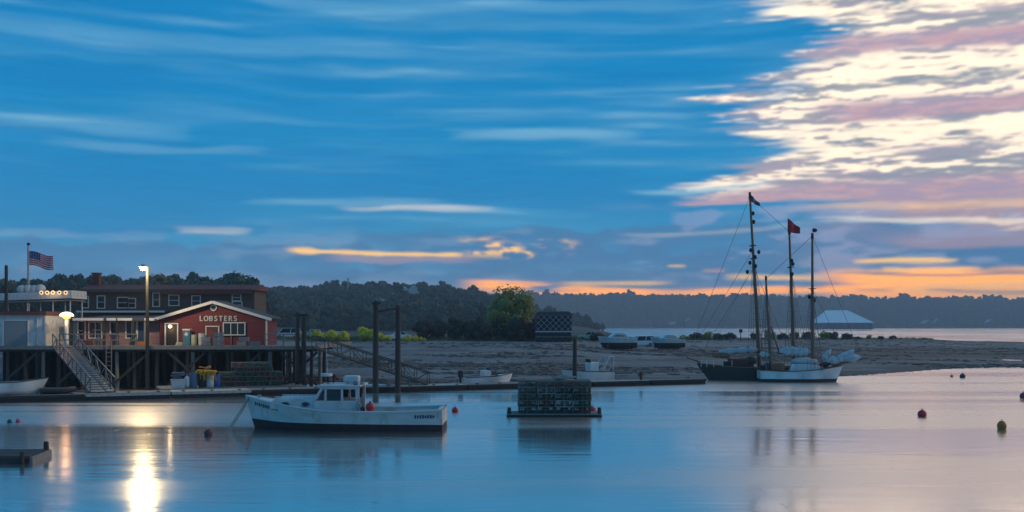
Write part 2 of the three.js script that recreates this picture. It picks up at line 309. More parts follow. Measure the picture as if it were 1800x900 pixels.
// ---------------------------------------------------------------- leaves and trees
// leaf-sized faces spread through clumps; k clumps in an ellipsoid of half sizes a, b, a standing on y = y0
function leaves(k, n, a, b, y0, leaf, clump, spiky = 0) {
  const pos = [], nor = [], uv = [], c = V(0, 0, 0), u = V(0, 0, 0), w = V(0, 0, 0), nn = V(0, 0, 0);
  const clumps = []; for (let i = 0; i < k; i++) { let x, y, z; do { x = rr(-1, 1); y = rr(-1, 1); z = rr(-1, 1); } while (x * x + y * y + z * z > 1); const s = spiky ? (1 - 0.92 * (y + 1) / 2) : 1; clumps.push([x * a * 0.72 * s, y0 + b + y * b * 0.78, z * a * 0.72 * s, clump * rr(0.7, 1.25) * (spiky ? 0.45 + 0.55 * s : 1)]); }
  for (let i = 0; i < n; i++) {
    const [cx, cy, cz, cr] = clumps[i % k]; nn.set(rr(-1, 1), rr(-0.9, 1), rr(-1, 1)).normalize();
    const r = cr * (0.55 + 0.5 * rnd()); c.set(cx + nn.x * r, cy + nn.y * r * 0.85, cz + nn.z * r);
    u.set(rr(-1, 1), rr(-1, 1), rr(-1, 1)).cross(nn).normalize(); w.crossVectors(nn, u).addScaledVector(nn, rr(-0.7, 0.7)).normalize();
    const s = leaf * rr(0.6, 1.3);
    const q = [[-1, -0.7], [1, -0.5], [0.7, 0.9], [-0.8, 0.6]].map(([p, t]) => [c.x + (u.x * p + w.x * t) * s, c.y + (u.y * p + w.y * t) * s, c.z + (u.z * p + w.z * t) * s]);
    for (const j of [0, 1, 2, 0, 2, 3]) { pos.push(...q[j]); nor.push(nn.x, nn.y, nn.z); uv.push(0, 0); }
  }
  const g = new THREE.BufferGeometry(); g.setAttribute('position', new THREE.Float32BufferAttribute(pos, 3)); g.setAttribute('normal', new THREE.Float32BufferAttribute(nor, 3)); g.setAttribute('uv', new THREE.Float32BufferAttribute(uv, 2));
  return { g, clumps };
}
function trunkGeo(h, r, clumps, limbs = 6) {
  const gs = [bar([0, -0.3, 0], [0.1 * h * 0.2, h * 0.55, 0], r, r * 0.6, 8), bar([0.1 * h * 0.2, h * 0.54, 0], [0, h * 0.85, 0.1], r * 0.6, r * 0.2, 6)];
  for (let i = 0; i < limbs && i < clumps.length; i++) { const c = clumps[i]; gs.push(bar([0.015 * h, h * rr(0.22, 0.5), 0], [c[0], c[1], c[2]], r * 0.4, r * 0.1, 5)); }
  return gs;
}
function tree(name, label, p, h, w, m, nLeaf, k, group, category = 'tree', leaf = 0.3, base = 0.12, spiky = 0) {
  const t = thing(name, label, category, p, 0, group), { g, clumps } = leaves(k, nLeaf, w / 2, h * (1 - base) / 2, h * base, leaf, w * (spiky ? 0.16 : 0.2), spiky);
  part(t, category === 'tree' ? 'trunk' : 'stem', trunkGeo(h, h * 0.022 + 0.03, clumps), M.bark); part(t, category === 'tree' ? 'crown' : 'foliage', g, m); return t;
}
const onGround = (px, d, dy = 0) => { const v = at(px, d); v.y = groundY(v.x, d) + dy; return v; };

// the big round tree beside the hedge, then the hedge of dark shrubs on the bank
tree('broadleaf_tree', 'big round olive green tree standing above the dark hedge', onGround(897, 184), 9.6, 9.4, M.leafA, 10000, 46, undefined, 'tree', 0.2, 0.08);
{
  const group = 'dark shrubs of the hedge on the bank', label = 'dark olive shrub in the thick hedge along the bank';
  const kinds = [0, 1, 2].map(i => tree('hedge_shrub', label, onGround([742, 770, 798][i], 181), [3.2, 3.6, 4][i], 4.4, M.leafB, 2600, 18, group, 'shrub', 0.17, 0.02));
  [[826, 3], [852, 4], [880, 3], [908, 5], [934, 4], [955, 2]].forEach(([px, s], i) => copyOf(kinds[i % 3], label, onGround(px, 181 - (i % 2) * 2), i * 1.3, 0.85 + s * 0.07));
}
{ // low scrub on the spit
  const group = 'low scrub bushes along the spit', label = 'low dark scrub bush on the crest of the tidal spit';
  const kinds = [0, 1].map(i => tree('scrub_bush', label, onGround([1202, 1224][i], 238), [2.3, 1.9][i], 3.9, i ? M.leafB : M.leafA, 1100, 12, group, 'bush', 0.17, 0.02));
  [1050, 1244, 1262, 1283, 1330, 1352, 1376, 1398, 1420, 1448, 1466, 1488, 1508, 1528, 1548, 1570].forEach((px, i) => copyOf(kinds[(i * 3 + 1) % 4 ? 1 : 0], label, onGround(px, px < 1100 ? 186 : lerpTable(CRESTD, px) - rr(0, 8)), i * 2.1, px > 1500 ? rr(0.4, 0.6) : rr(0.65, 1)));
}
{ // yellow flowering bushes by the parked cars
  const group = 'yellow flowering bushes by the parking lot', label = 'yellow flowering bush at the edge of the parking lot';
  const b = tree('flowering_bush', label, onGround(642, 176), 2.3, 3.6, M.bloom, 1500, 12, group, 'bush', 0.13, 0.02);
  [[658, 0.85], [602, 0.75], [572, 0.6], [608, 0.4], [672, 0.5], [715, 0.5], [730, 0.45], [742, 0.35], [556, 0.75], [528, 0.5], [684, 0.42], [587, 0.8]].forEach(([px, s], i) => copyOf(b, label, onGround(px, 175 - (i % 2)), i * 1.7, s));
}
// roadside trees behind the wharf: each one a tree
{
  const group = 'trees standing behind the wharf buildings', label = 'dark rounded tree in the row behind the wharf buildings', spire = 'dark pointed conifer in the row behind the wharf buildings';
  const kinds = [0, 1, 2, 3].map(i => tree('roadside_tree', i === 3 ? spire : label, onGround([18, 46, 70, 96][i], 262 + i * 4), [10, 9, 11, 10][i], [8, 7.5, 8, 5][i], M.leafD, 1900, [20, 22, 24, 26][i], group, 'tree', 0.34, 0.12, i === 3 ? 1 : 0));
  const tops = [[-30, 486], [122, 489], [140, 492], [166, 489], [188, 486], [206, 488], [232, 492], [262, 486], [284, 489], [306, 492], [324, 492], [344, 496], [368, 497], [390, 494], [408, 493], [427, 484], [446, 500]];
  tops.forEach(([px, py], i) => { const d = 250 + (i * 37 % 50), p = onGround(px, d), h = yAt(py, d) - p.y, k = kinds[(i * 7) % 4]; copyOf(k, k.userData.label, p, i * 1.9, 1.13 * h / [10, 9, 11, 10][(i * 7) % 4]); });
}
// far woods: one mass on each hillside
{
  const variants = [0, 1, 2].map(i => { const { g } = leaves(9, 260, 3.6, 4.4, 0.4, 0.75, 1.7, i === 2 ? 1 : 0); return join([flat(g), flat(new THREE.IcosahedronGeometry(2.4, 1).scale(i === 2 ? 0.55 : 1, 1.25, i === 2 ? 0.55 : 1).translate(0, 3.6, 0))]); });
  const spots = [[], [], []], homes = [[712, 720, 28], [780, 580, 14], [1183, 1905, 16], [1214, 1905, 18], [1632, 1905, 20], [1646, 1930, 14], [1740, 1925, 18]];
  const put = (px, d, s) => { for (const [hp, hd, w] of homes) if (Math.abs(px - hp) < w && d > hd - 70 && d < hd + 8) return; const x = (px - 900) / F * d, y = groundY(x, d); if (y < 0.7) return; spots[rnd() < 0.3 ? 2 : rnd() < 0.5 ? 0 : 1].push([x, y - 0.6, -d, s]); };
  for (let i = 0; i < 6500; i++) { const px = rr(-120, 900), d = Math.sqrt(rr(Math.pow(px < 430 ? 300 : 440, 2), 870 * 870)); put(px, d, rr(0.7, 1.15)); }
  for (let i = 0; i < 1600; i++) { const d = rr(760, 1880), px = 830 + 230 * Math.pow(rnd(), 1.3); put(px, d, rr(1.0, 1.6) * (1 - 0.5 * ss(960, 1060, px))); }
  for (let i = 0; i < 7600; i++) { const d = rr(1902, 2420); const px = rr(560, 1960); put(px, d, rr(0.9, 1.5) + 0.9 * ss(0.5, 0.7, fbm(px * 0.03, d * 0.01, 3)) * rnd()); }
  const q = new THREE.Quaternion(), mtx = new THREE.Matrix4(), col = new THREE.Color();
  spots.forEach((list, v) => {
    const im = new THREE.InstancedMesh(variants[v], M.leafC, list.length); im.name = 'forest' + ['', '_001', '_002'][v]; im.userData = { kind: 'stuff', label: ['dark rounded broadleaf woods covering the far hills', 'paler broadleaf woods mixed over the far hillsides', 'pointed conifers mixed through the far woods'][v], category: 'forest' };
    list.forEach(([x, y, z, s], i) => { q.setFromAxisAngle(V(0, 1, 0), rnd() * 6.3); mtx.compose(V(x, y, z), q, V(s * rr(0.85, 1.2), s * rr(0.8, 1.35), s * rr(0.85, 1.2))); im.setMatrixAt(i, mtx); const k = rr(0.6, 1.25); im.setColorAt(i, col.setRGB(k * rr(0.9, 1.2), k, k * rr(0.8, 1.1))); });
    scene.add(im);
  });
}
{ // grass along the bank, stones and weed over the flat: uncountable
  const blade = join([0, 1, 2, 3, 4].map(i => { const g = new THREE.BufferGeometry(), a = i * 1.3, x = Math.cos(a) * 0.16, z = Math.sin(a) * 0.16; g.setAttribute('position', new THREE.Float32BufferAttribute([x - 0.04, -0.05, z, x + 0.04, -0.05, z, x * 2.3, 0.5, z * 2.3], 3)); g.setAttribute('uv', new THREE.Float32BufferAttribute([0, 0, 1, 0, 0, 1], 2)); g.computeVertexNormals(); return g; }));
  const m = mat('bank grass', [0.12, 0.12, 0.035], 0.95), q = new THREE.Quaternion(), mtx = new THREE.Matrix4();
  const n = 5200, im = new THREE.InstancedMesh(blade, m, n); im.name = 'grass'; im.userData = { kind: 'stuff', label: 'rough grass along the top of the bank', category: 'grass' };
  for (let i = 0; i < n; i++) { const px = rr(480, 1640), cd = lerpTable(CRESTD, px), d = cd + rr(-3, 16) * (px > 1150 ? 0.5 : 1), x = (px - 900) / F * d, s = rr(0.5, 1.4); q.setFromAxisAngle(V(0, 1, 0), rnd() * 6.3); mtx.compose(V(x, groundY(x, d), -d), q, V(s, s, s)); im.setMatrixAt(i, mtx); }
  scene.add(im);
  const stone = new THREE.IcosahedronGeometry(0.5, 1); { const p = stone.attributes.position; for (let i = 0; i < p.count; i++) { const k = 0.75 + 0.5 * vnoise(p.getX(i) * 3 + 5, p.getY(i) * 3 + p.getZ(i) * 2 + 5); p.setXYZ(i, p.getX(i) * k * 1.3, p.getY(i) * k * 0.55, p.getZ(i) * k); } stone.computeVertexNormals(); }
  const sm = mat('weedy stone', [0.1, 0.09, 0.085], 0.9, { map: rep(T.mottle, 1) }), sn = 3600, rocks = new THREE.InstancedMesh(stone, sm, sn); rocks.name = 'stones'; rocks.userData = { kind: 'stuff', label: 'weedy stones strewn over the tidal flat', category: 'stones' };
  const col = new THREE.Color();
  for (let i = 0; i < sn; i++) { let px, d, tries = 0; do { px = rr(480, 1830); const s = lerpTable(SHORE, px), cd = lerpTable(CRESTD, px); d = mixn(s, cd, Math.pow(rnd(), 1.2) * 0.97); } while (fbm((px - 900) / F * d * 0.05 + 31, d * 0.16, 4) < 0.5 && ++tries < 6); const x = (px - 900) / F * d, s = rr(0.12, 0.55); q.setFromAxisAngle(V(0, 1, 0), rnd() * 6.3); mtx.compose(V(x, groundY(x, d), -d), q, V(s * rr(1, 2.4), s, s)); rocks.setMatrixAt(i, mtx); const k = rr(0.4, 1.7); rocks.setColorAt(i, col.setRGB(k, k * 0.97, k * 0.93)); }
  scene.add(rocks);
}

// ---------------------------------------------------------------- the wharf
const DECK = 3.6, PZ = 84;                              // deck height, distance of the wharf's front edge
{
  const x0 = -47, x1 = -16.4, w = thing('wharf', 'timber wharf on tall dark pilings carrying the red lobster shed', 'wharf', [0, 0, -PZ]);
  for (let x = x0; x < x1 - 1; x += 3.06) { const k = Math.min(3.04, x1 - x); part(w, 'deck_panel', box(k, 0.12, 20, x + k / 2, DECK - 0.06, -10), M.deck); }
  for (const z of [-0.25, -3.4, -6.6, -9.8]) part(w, 'cap_beam', box(x1 - x0, 0.34, 0.3, (x0 + x1) / 2, DECK - 0.3, z), M.dark);
  part(w, 'edge_board', box(x1 - x0, 0.3, 0.1, (x0 + x1) / 2, DECK - 0.12, 0.06), M.deck);
  part(w, 'end_board', box(0.1, 0.3, 20, x1 + 0.06, DECK - 0.12, -10), M.deck);
  let n = 0;
  for (const z of [-0.35, -3.4, -6.6, -9.8]) for (let x = x0 + 0.6; x < x1; x += z === -0.35 ? 1.55 : 2.1) {
    const px = clamp(x + rr(-0.25, 0.25), x0, x1 - 0.25), lean = rr(-0.12, 0.12), y = Math.max(-1.2, groundY(px, PZ - z) - 0.6);
    part(w, 'piling', bar([px + lean, y, z + rr(-0.1, 0.1)], [px, DECK - 0.13 - (n % 5 === 0 ? -0.02 : 0), z], rr(0.15, 0.19), rr(0.13, 0.16), 9), n % 4 === 1 ? M.deck : M.pile); n++;
  }
  for (let i = 0; i < 6; i++) { const a = x0 + 5 + i * 4.6; part(w, 'cross_brace', beam([a, 0.4, -0.1], [a + 3, DECK - 0.5, -0.1], 0.08, 0.2), M.pile); if (i % 2) part(w, 'cross_brace', beam([a + 3, 0.4, -0.02], [a, DECK - 0.5, -0.02], 0.07, 0.2), M.pile); }
  part(w, 'ladder', [...[-0.22, 0.22].map(s => bar([-33 + s, -0.3, 0.2], [-33 + s, DECK + 0.4, 0.2], 0.04, 0.04, 6)), ...Array.from({ length: 10 }, (_, i) => bar([-33.22, 0.2 + i * 0.36, 0.2], [-32.78, 0.2 + i * 0.36, 0.2], 0.025, 0.025, 5))], M.deck);
  // plank bulkhead closing the space under the deck
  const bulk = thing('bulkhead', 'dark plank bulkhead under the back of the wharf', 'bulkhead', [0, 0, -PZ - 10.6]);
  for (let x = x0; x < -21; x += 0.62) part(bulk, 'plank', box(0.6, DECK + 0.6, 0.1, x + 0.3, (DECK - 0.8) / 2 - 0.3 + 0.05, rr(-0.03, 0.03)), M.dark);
  // the bent of thick piles at the wharf's end and its hoist post
  const post = thing('hoist_post', 'thick dark twin timber post at the wharf end above the gangway', 'post', [-17.2, 0, -PZ + 0.7]);
  part(post, 'upright', bar([-0.25, -0.6, 0], [-0.25, yAt(549, 83.4), 0], 0.2, 0.17, 9), M.pile); part(post, 'upright', bar([0.3, -0.6, 0], [0.3, yAt(556, 83.4), 0], 0.19, 0.16, 9), M.pile);
  part(post, 'cross_arm', box(1.1, 0.22, 0.2, 0.05, yAt(552, 83.4) - 0.1, -0.02), M.pile); part(post, 'brace', beam([0.3, 1.0, 0.22], [-2.4, 0.2, 0.22], 0.14, 0.16), M.pile);
}
// window with frame, panes and sill on a wall that faces +z; cx, cy its centre, z the wall's face
function windowOn(parent, cx, cy, z, w, h, nx = 1, ny = 1, frame = M.trim, pane = M.glass) {
  const t = 0.09, win = part(parent, 'window', [box(w + 2 * t, t, 0.1, cx, cy + h / 2 + t / 2, z + 0.05), box(w + 2 * t, t, 0.14, cx, cy - h / 2 - t / 2, z + 0.07), box(t, h, 0.1, cx - w / 2 - t / 2, cy, z + 0.05), box(t, h, 0.1, cx + w / 2 + t / 2, cy, z + 0.05)], frame);
  for (let i = 0; i < nx; i++) for (let j = 0; j < ny; j++) part(win, 'pane', box(w / nx - 0.05, h / ny - 0.05, 0.02, cx - w / 2 + (i + 0.5) * w / nx, cy - h / 2 + (j + 0.5) * h / ny, z + 0.03), pane);
  const bars = []; for (let i = 1; i < nx; i++) bars.push(box(0.06, h, 0.07, cx - w / 2 + i * w / nx, cy, z + 0.04)); for (let j = 1; j < ny; j++) bars.push(box(w, 0.05, 0.06, cx, cy - h / 2 + j * h / ny, z + 0.037));
  if (bars.length) part(win, 'mullion', bars, frame);
  return win;
}
const LW = new THREE.MeshStandardMaterial({ name: 'lit lamp glass', color: 0xfff2d8, emissive: new THREE.Color(1, 0.8, 0.5), emissiveIntensity: 3 });
const RING = new THREE.MeshStandardMaterial({ name: 'lit ring lamp glass', color: 0xffd2a0, emissive: new THREE.Color(1, 0.62, 0.3), emissiveIntensity: 0.9 });
const STREET = new THREE.MeshStandardMaterial({ name: 'lit street lamp glass', color: 0xffffff, emissive: new THREE.Color(1, 0.84, 0.52), emissiveIntensity: 40 });
const AMBER = new THREE.MeshStandardMaterial({ name: 'lit amber lamp glass', color: 0xff9a50, emissive: new THREE.Color(1, 0.34, 0.06), emissiveIntensity: 2.2 });
function lampLight(x, y, z, rgb, power, r) { const l = new THREE.PointLight(new THREE.Color(...rgb), power, 0, 2); l.position.set(x, y, z); l.shadow.radius = r / 0.02; l.castShadow = true; scene.add(l); }
// the red shed with LOBSTERS over the door
const font = await new FontLoader().loadAsync('fonts/droid/droid_sans_bold.typeface.json');
{
  const d = 87.5, s = F / d, X = px => (px - 900) / s, xl = X(281), xr = X(470), xc = X(376), hw = (xr - xl) / 2, eave = yAt(560, d) - DECK, apex = yAt(532, d) - DECK, dep = 3.4;
  const t = thing('lobster_shed', 'dark red gabled shed with white lettering and white rake boards', 'shed', [xc, DECK, -d]);
  const W = (a, b) => [a, b];
  part(t, 'wall', prism([W(-hw, 0), W(hw, 0), W(hw, eave), W(0, apex), W(-hw, eave)], dep).translate(0, 0, -dep / 2), M.red);
  const sl = Math.atan2(apex - eave, hw), len = hw / Math.cos(sl) + 0.45;
  const roof = side => box(len, 0.14, dep + 0.7, side * (len / 2 - 0.02) * Math.cos(sl), apex + 0.12 - (len / 2 - 0.02) * Math.sin(sl), -dep / 2 + 0.05, 0, 0, -side * sl);
  const rf = part(t, 'roof', [roof(1), roof(-1)], M.asphalt);
  for (const side of [-1, 1]) part(rf, 'rake_board', box(len, 0.24, 0.07, side * (len / 2) * Math.cos(sl), apex + 0.04 - (len / 2) * Math.sin(sl), 0.44, 0, 0, -side * sl), M.trim);
  for (const side of [-1, 1]) part(t, 'corner_board', box(0.14, eave - 0.05, 0.06, side * (hw - 0.09), eave / 2 - 0.02, 0.04), side > 0 ? M.trim : M.red);
  const str = 'LOBSTERS', gs = [...str].map(ch => new TextGeometry(ch, { font, size: 0.46, depth: 0.06, curveSegments: 4 }));
  gs.forEach((g, i) => { g.computeBoundingBox(); const cx = (g.boundingBox.min.x + g.boundingBox.max.x) / 2; part(t, 'letter', g.translate(X(354 + i * 8.6) - xc - cx, yAt(564.5, d) - DECK, 0.01), M.lettering); });
  // round emblem in the gable
  const em = part(t, 'gable_emblem', new THREE.TorusGeometry(0.24, 0.06, 8, 24).translate(0, yAt(541, d) - DECK, 0.05), M.trim); part(em, 'emblem_plate', new THREE.CylinderGeometry(0.22, 0.22, 0.04, 24).rotateX(Math.PI / 2).translate(0, yAt(541, d) - DECK, 0.02), M.navy);
  windowOn(t, X(412) - xc, yAt(578, d) - DECK, 0, 1.75, 0.95, 3, 1);
  const door = part(t, 'door', box(0.95, 1.5, 0.06, X(373) - xc, 0.76, 0.04), M.brownRoof); part(door, 'door_frame', [box(0.1, 1.62, 0.1, X(385) - xc, 0.81, 0.05), box(0.08, 1.56, 0.09, X(362.5) - xc, 0.78, 0.045), box(1.2, 0.09, 0.1, X(374) - xc, 1.62, 0.05)], M.trim); part(door, 'handle', ball(0.05, X(380) - xc, 0.75, 0.1, 1, 1, 1, 8), M.metal);
  // doorway with the lamp, framed in white
  const dw = part(t, 'doorway', [box(0.1, 1.8, 0.12, X(291) - xc, 0.9, 0.06), box(0.1, 1.8, 0.12, X(313) - xc, 0.9, 0.06), box(1.2, 0.1, 0.12, X(302) - xc, 1.86, 0.06)], M.trim); part(dw, 'screen_door', box(0.96, 1.74, 0.04, X(302) - xc, 0.88, 0.025), M.dark);
  const lp = part(t, 'porch_lamp', ball(0.17, X(301) - xc, 1.62, 0.3, 1, 0.8, 1, 12), LW); part(lp, 'bracket', bar([X(301) - xc, 1.8, 0], [X(301) - xc, 1.76, 0.3], 0.03), M.dark);
  lampLight(X(301), DECK + 1.4, -d + 0.36, [1, 0.7, 0.38], 1.2, 0.12);
  part(t, 'downpipe', bar([X(407) - xc, 0.05, 0.08], [X(407) - xc, 1.0, 0.08], 0.04), M.metal);
  // things standing before it
  const bin = thing('fish_bin', 'teal ice machine with a white diamond on its door beside the lobster shed', 'bin', [X(333), DECK, -d + 0.55]);
  const teal = mat('teal enamel', [0.05, 0.15, 0.2], 0.45); part(bin, 'body', rbox(0.62, 1.25, 0.6, 0.04, 0, 0.63, 0), teal); part(bin, 'lid', rbox(0.66, 0.14, 0.64, 0.03, 0, 1.33, 0), M.trim); part(bin, 'diamond_plate', box(0.26, 0.26, 0.02, 0, 0.95, 0.315, 0, 0, Math.PI / 4), M.trim);
  const barrel = (label, x, z, y, h, r, m, group) => { const b = thing('barrel', label, 'barrel', [x, y, z], 0, group); const pr = [[0, 0], [r * 0.9, 0], [r, h * 0.06], [r, h * 0.3], [r * 1.05, h * 0.34], [r, h * 0.38], [r, h * 0.64], [r * 1.05, h * 0.68], [r, h * 0.72], [r, h * 0.94], [r * 0.92, h]].map(a => new THREE.Vector2(...a)); part(b, 'body', new THREE.LatheGeometry(pr, 18), m); part(b, 'rim', new THREE.TorusGeometry(r * 0.94, 0.025, 6, 18).rotateX(Math.PI / 2).translate(0, h, 0), m); return b; };
  globalThis.makeBarrel = barrel;
  barrel('cream barrel standing before the red wall of the shed', X(344), -d + 0.5, DECK, 0.9, 0.26, mat('cream drum', [0.42, 0.38, 0.26], 0.6)); barrel('pale green white barrel beside the red shed door', X(358), -d + 0.5, DECK, 1.0, 0.29, M.gelWorn);
}
// the low rose building with its porch
{
  const d = 88, s = F / d, X = px => (px - 900) / s, xl = X(134), xr = X(281), top = yAt(561, d) - DECK;
  const t = thing('low_market', 'low rose clapboard building with pale eaves between the white shed and red shed', 'building', [(xl + xr) / 2, DECK, -d]), hw = (xr - xl) / 2 - 0.02, C = (xl + xr) / 2;
  part(t, 'wall', box(2 * hw, top, 6, 0, top / 2, -3), M.rose); const rf = part(t, 'roof', box(2 * hw + 0.2, 0.16, 7.2, 0, top + 0.1, -2.6, 0, 0.05), M.asphalt);
  for (const [a, b] of [[137, 190], [196, 212], [215, 240], [262, 279]]) part(rf, 'eave_board', box((b - a) / s, 0.22, 0.08, X((a + b) / 2) - C, top - 0.02, 1.06), M.trim);
  for (const px of [133, 190, 213, 241, 262]) part(t, 'porch_post', box(0.2, top, 0.2, X(px) - C, top / 2, 0.85), px === 262 ? M.deck : M.dark);
  windowOn(t, X(144) - C, 1.25, 0, 0.55, 1.5, 1, 2); windowOn(t, X(168) - C, 1.3, 0, 1.0, 1.3, 2, 2); windowOn(t, X(201) - C, 1.5, 0, 0.55, 0.9); windowOn(t, X(232) - C, 1.35, 0, 0.9, 1.4, 2, 1);
  const dr = part(t, 'door', box(0.85, 1.95, 0.06, X(154.5) - C, 0.98, 0.04), M.brownRoof); part(dr, 'handle', ball(0.05, X(151) - C, 1, 0.1, 1, 1, 1, 8), M.metal);
  const d2 = part(t, 'door', box(0.8, 1.95, 0.06, X(250) - C, 0.98, 0.04), M.navy); part(d2, 'door_frame', [box(0.09, 2, 0.1, X(250) - C - 0.46, 1, 0.05), box(0.09, 2, 0.1, X(250) - C + 0.46, 1, 0.05)], M.trim);
}
// the long grey house behind
{
  const d = 106, s = F / d, X = px => (px - 900) / s, xl = X(143), xr = X(447), base = 3.4, top = yAt(511, d) - base, C = (xl + xr) / 2, hw = (xr - xl) / 2;
  const t = thing('long_house', 'long two storey grey shingled house behind the sheds with red brown roof edge', 'house', [C, base, -d]);
  part(t, 'wall', box(2 * hw, top, 5, 0, top / 2, -2.5), M.shingle); const rf = part(t, 'roof', [prism([[-0.5, 0], [5.5, 0], [2.5, 0.7]], 2 * hw + 0.6).rotateY(Math.PI / 2).translate(0, top + 0.02, 0)], M.brownRoof);
  part(rf, 'fascia', box(X(446) - X(288), 0.5, 0.1, X(367) - C, top - 0.12, 0.58), M.brownRoof, 'red brown fascia board'); part(rf, 'fascia', box(X(286) - X(143), 0.3, 0.1, X(214.5) - C, top - 0.02, 0.58), M.shingle);
  const ch = part(rf, 'chimney', box(0.7, 1.9, 0.7, X(153) - C, top + 0.9, -2.5), M.brownRoof); part(ch, 'chimney_cap', box(0.85, 0.14, 0.85, X(153) - C, top + 1.92, -2.5), M.shingle);
  const Y = py => yAt(py, d) - base;
  for (const [px, py, w, h] of [[150, 531, 0.6, 1.1], [178, 531, 0.7, 1.2], [216, 532, 1, 1], [232, 533, 0.7, 0.9], [275, 527, 0.6, 1.3], [306, 528, 0.95, 1.0], [416, 523, 0.8, 0.6], [417, 536, 0.9, 0.6], [345, 529, 0.8, 1]]) windowOn(t, X(px) - C, Y(py), 0, w, h, 1, 2);
  const awn = part(t, 'porch_roof', box(9, 0.14, 1.6, X(222) - C, Y(547), 0.8, 0, 0.12), M.asphalt); part(awn, 'eave_board', box(9, 0.18, 0.06, X(222) - C, Y(548), 1.6), M.trim);
}
// the white box shed at the wharf edge
{
  const d = 85.4, s = F / d, X = px => (px - 900) / s, xl = -47, xr = X(81), top = yAt(554, d) - DECK, C = (xl + xr) / 2, hw = (xr - xl) / 2;
  const t = thing('white_shed', 'white box shed with grey roller door and dark red roof edge', 'shed', [C, DECK, -d]);
  part(t, 'wall', box(2 * hw, top, 4.5, 0, top / 2, -2.25), M.white); const rf = part(t, 'roof', box(2 * hw + 0.3, 0.26, 5, 0, top + 0.14, -2.2), M.brownRoof); part(rf, 'roof_deck', box(2 * hw + 0.1, 0.06, 4.8, 0, top + 0.3, -2.2), M.asphalt);
  const dr = part(t, 'roller_door', box(2.0, 2.05, 0.05, X(28) - C, 1.05, 0.03), mat('grey roller door', [0.2, 0.21, 0.22], 0.6, { bumpMap: rep(T.clapBump, 1), bumpScale: 0.02 })); part(dr, 'door_frame', [box(0.09, 2.1, 0.1, X(28) - C - 1.05, 1.05, 0.05), box(0.09, 2.1, 0.1, X(28) - C + 1.05, 1.05, 0.05), box(2.2, 0.1, 0.1, X(28) - C, 2.13, 0.05)], M.trim);
  part(t, 'corner_board', box(0.12, top, 0.06, hw - 0.07, top / 2 - 0.01, 0.035), M.trim); part(t, 'downpipe', bar([X(66) - C, 0.1, 0.06], [X(66) - C, top - 0.1, 0.06], 0.035), M.trim);
}
// canopy with round lamps behind the white shed
{
  const d = 96, s = F / d, X = px => (px - 900) / s, Y = py => yAt(py, d), t = thing('terrace_canopy', 'white terrace canopy with a row of lit round lamps behind the white shed', 'canopy', [X(60), DECK, -d]), C = X(60);
  const y = py => Y(py) - DECK;
  part(t, 'canopy_roof', [prism([[X(-40) - C, y(530)], [X(139) - C, y(524)], [X(138) - C, y(513)], [X(84) - C, y(516)], [X(-40) - C, y(520)]], 3.4, 0.08)], M.canvas); part(t, 'valance', box(9.3, 0.12, 3.2, X(50) - C, y(531), 0, 0, 0, 0.03), M.deck);
  for (const px of [2, 60, 104, 134]) for (const z of [-1.3, 1.3]) part(t, 'post', bar([X(px) - C, 0, z], [X(px) - C, y(529), z], 0.06), M.trim);
  for (const px of [88, 98, 108, 119, 130]) { const l = part(t, 'round_lamp', new THREE.TorusGeometry(0.14, 0.05, 8, 16).translate(X(px) - C, y(515.5), 1.78), RING); part(l, 'lamp_centre', ball(0.11, X(px) - C, y(515.5), 1.76, 1, 1, 0.6, 10), M.dark); }
  lampLight(X(109), Y(516), -d + 2.3, [1, 0.68, 0.35], 1.2, 0.3);
  for (const [px, r] of [[46, 0.42], [58, 0.44], [68, 0.42], [79, 0.46]]) { const v = thing('round_fender', 'pale round vinyl fender lying on top of the terrace canopy', 'fender', [X(px), Y(517.5) + 0.02, -d + 0.9], px, 'fenders on the canopy'); part(v, 'body', ball(r, 0, r * 0.96, 0), M.gelWorn); part(v, 'neck', bar([0, r * 1.9, 0], [0.03, r * 2.2, 0], 0.07), M.navy); }
}
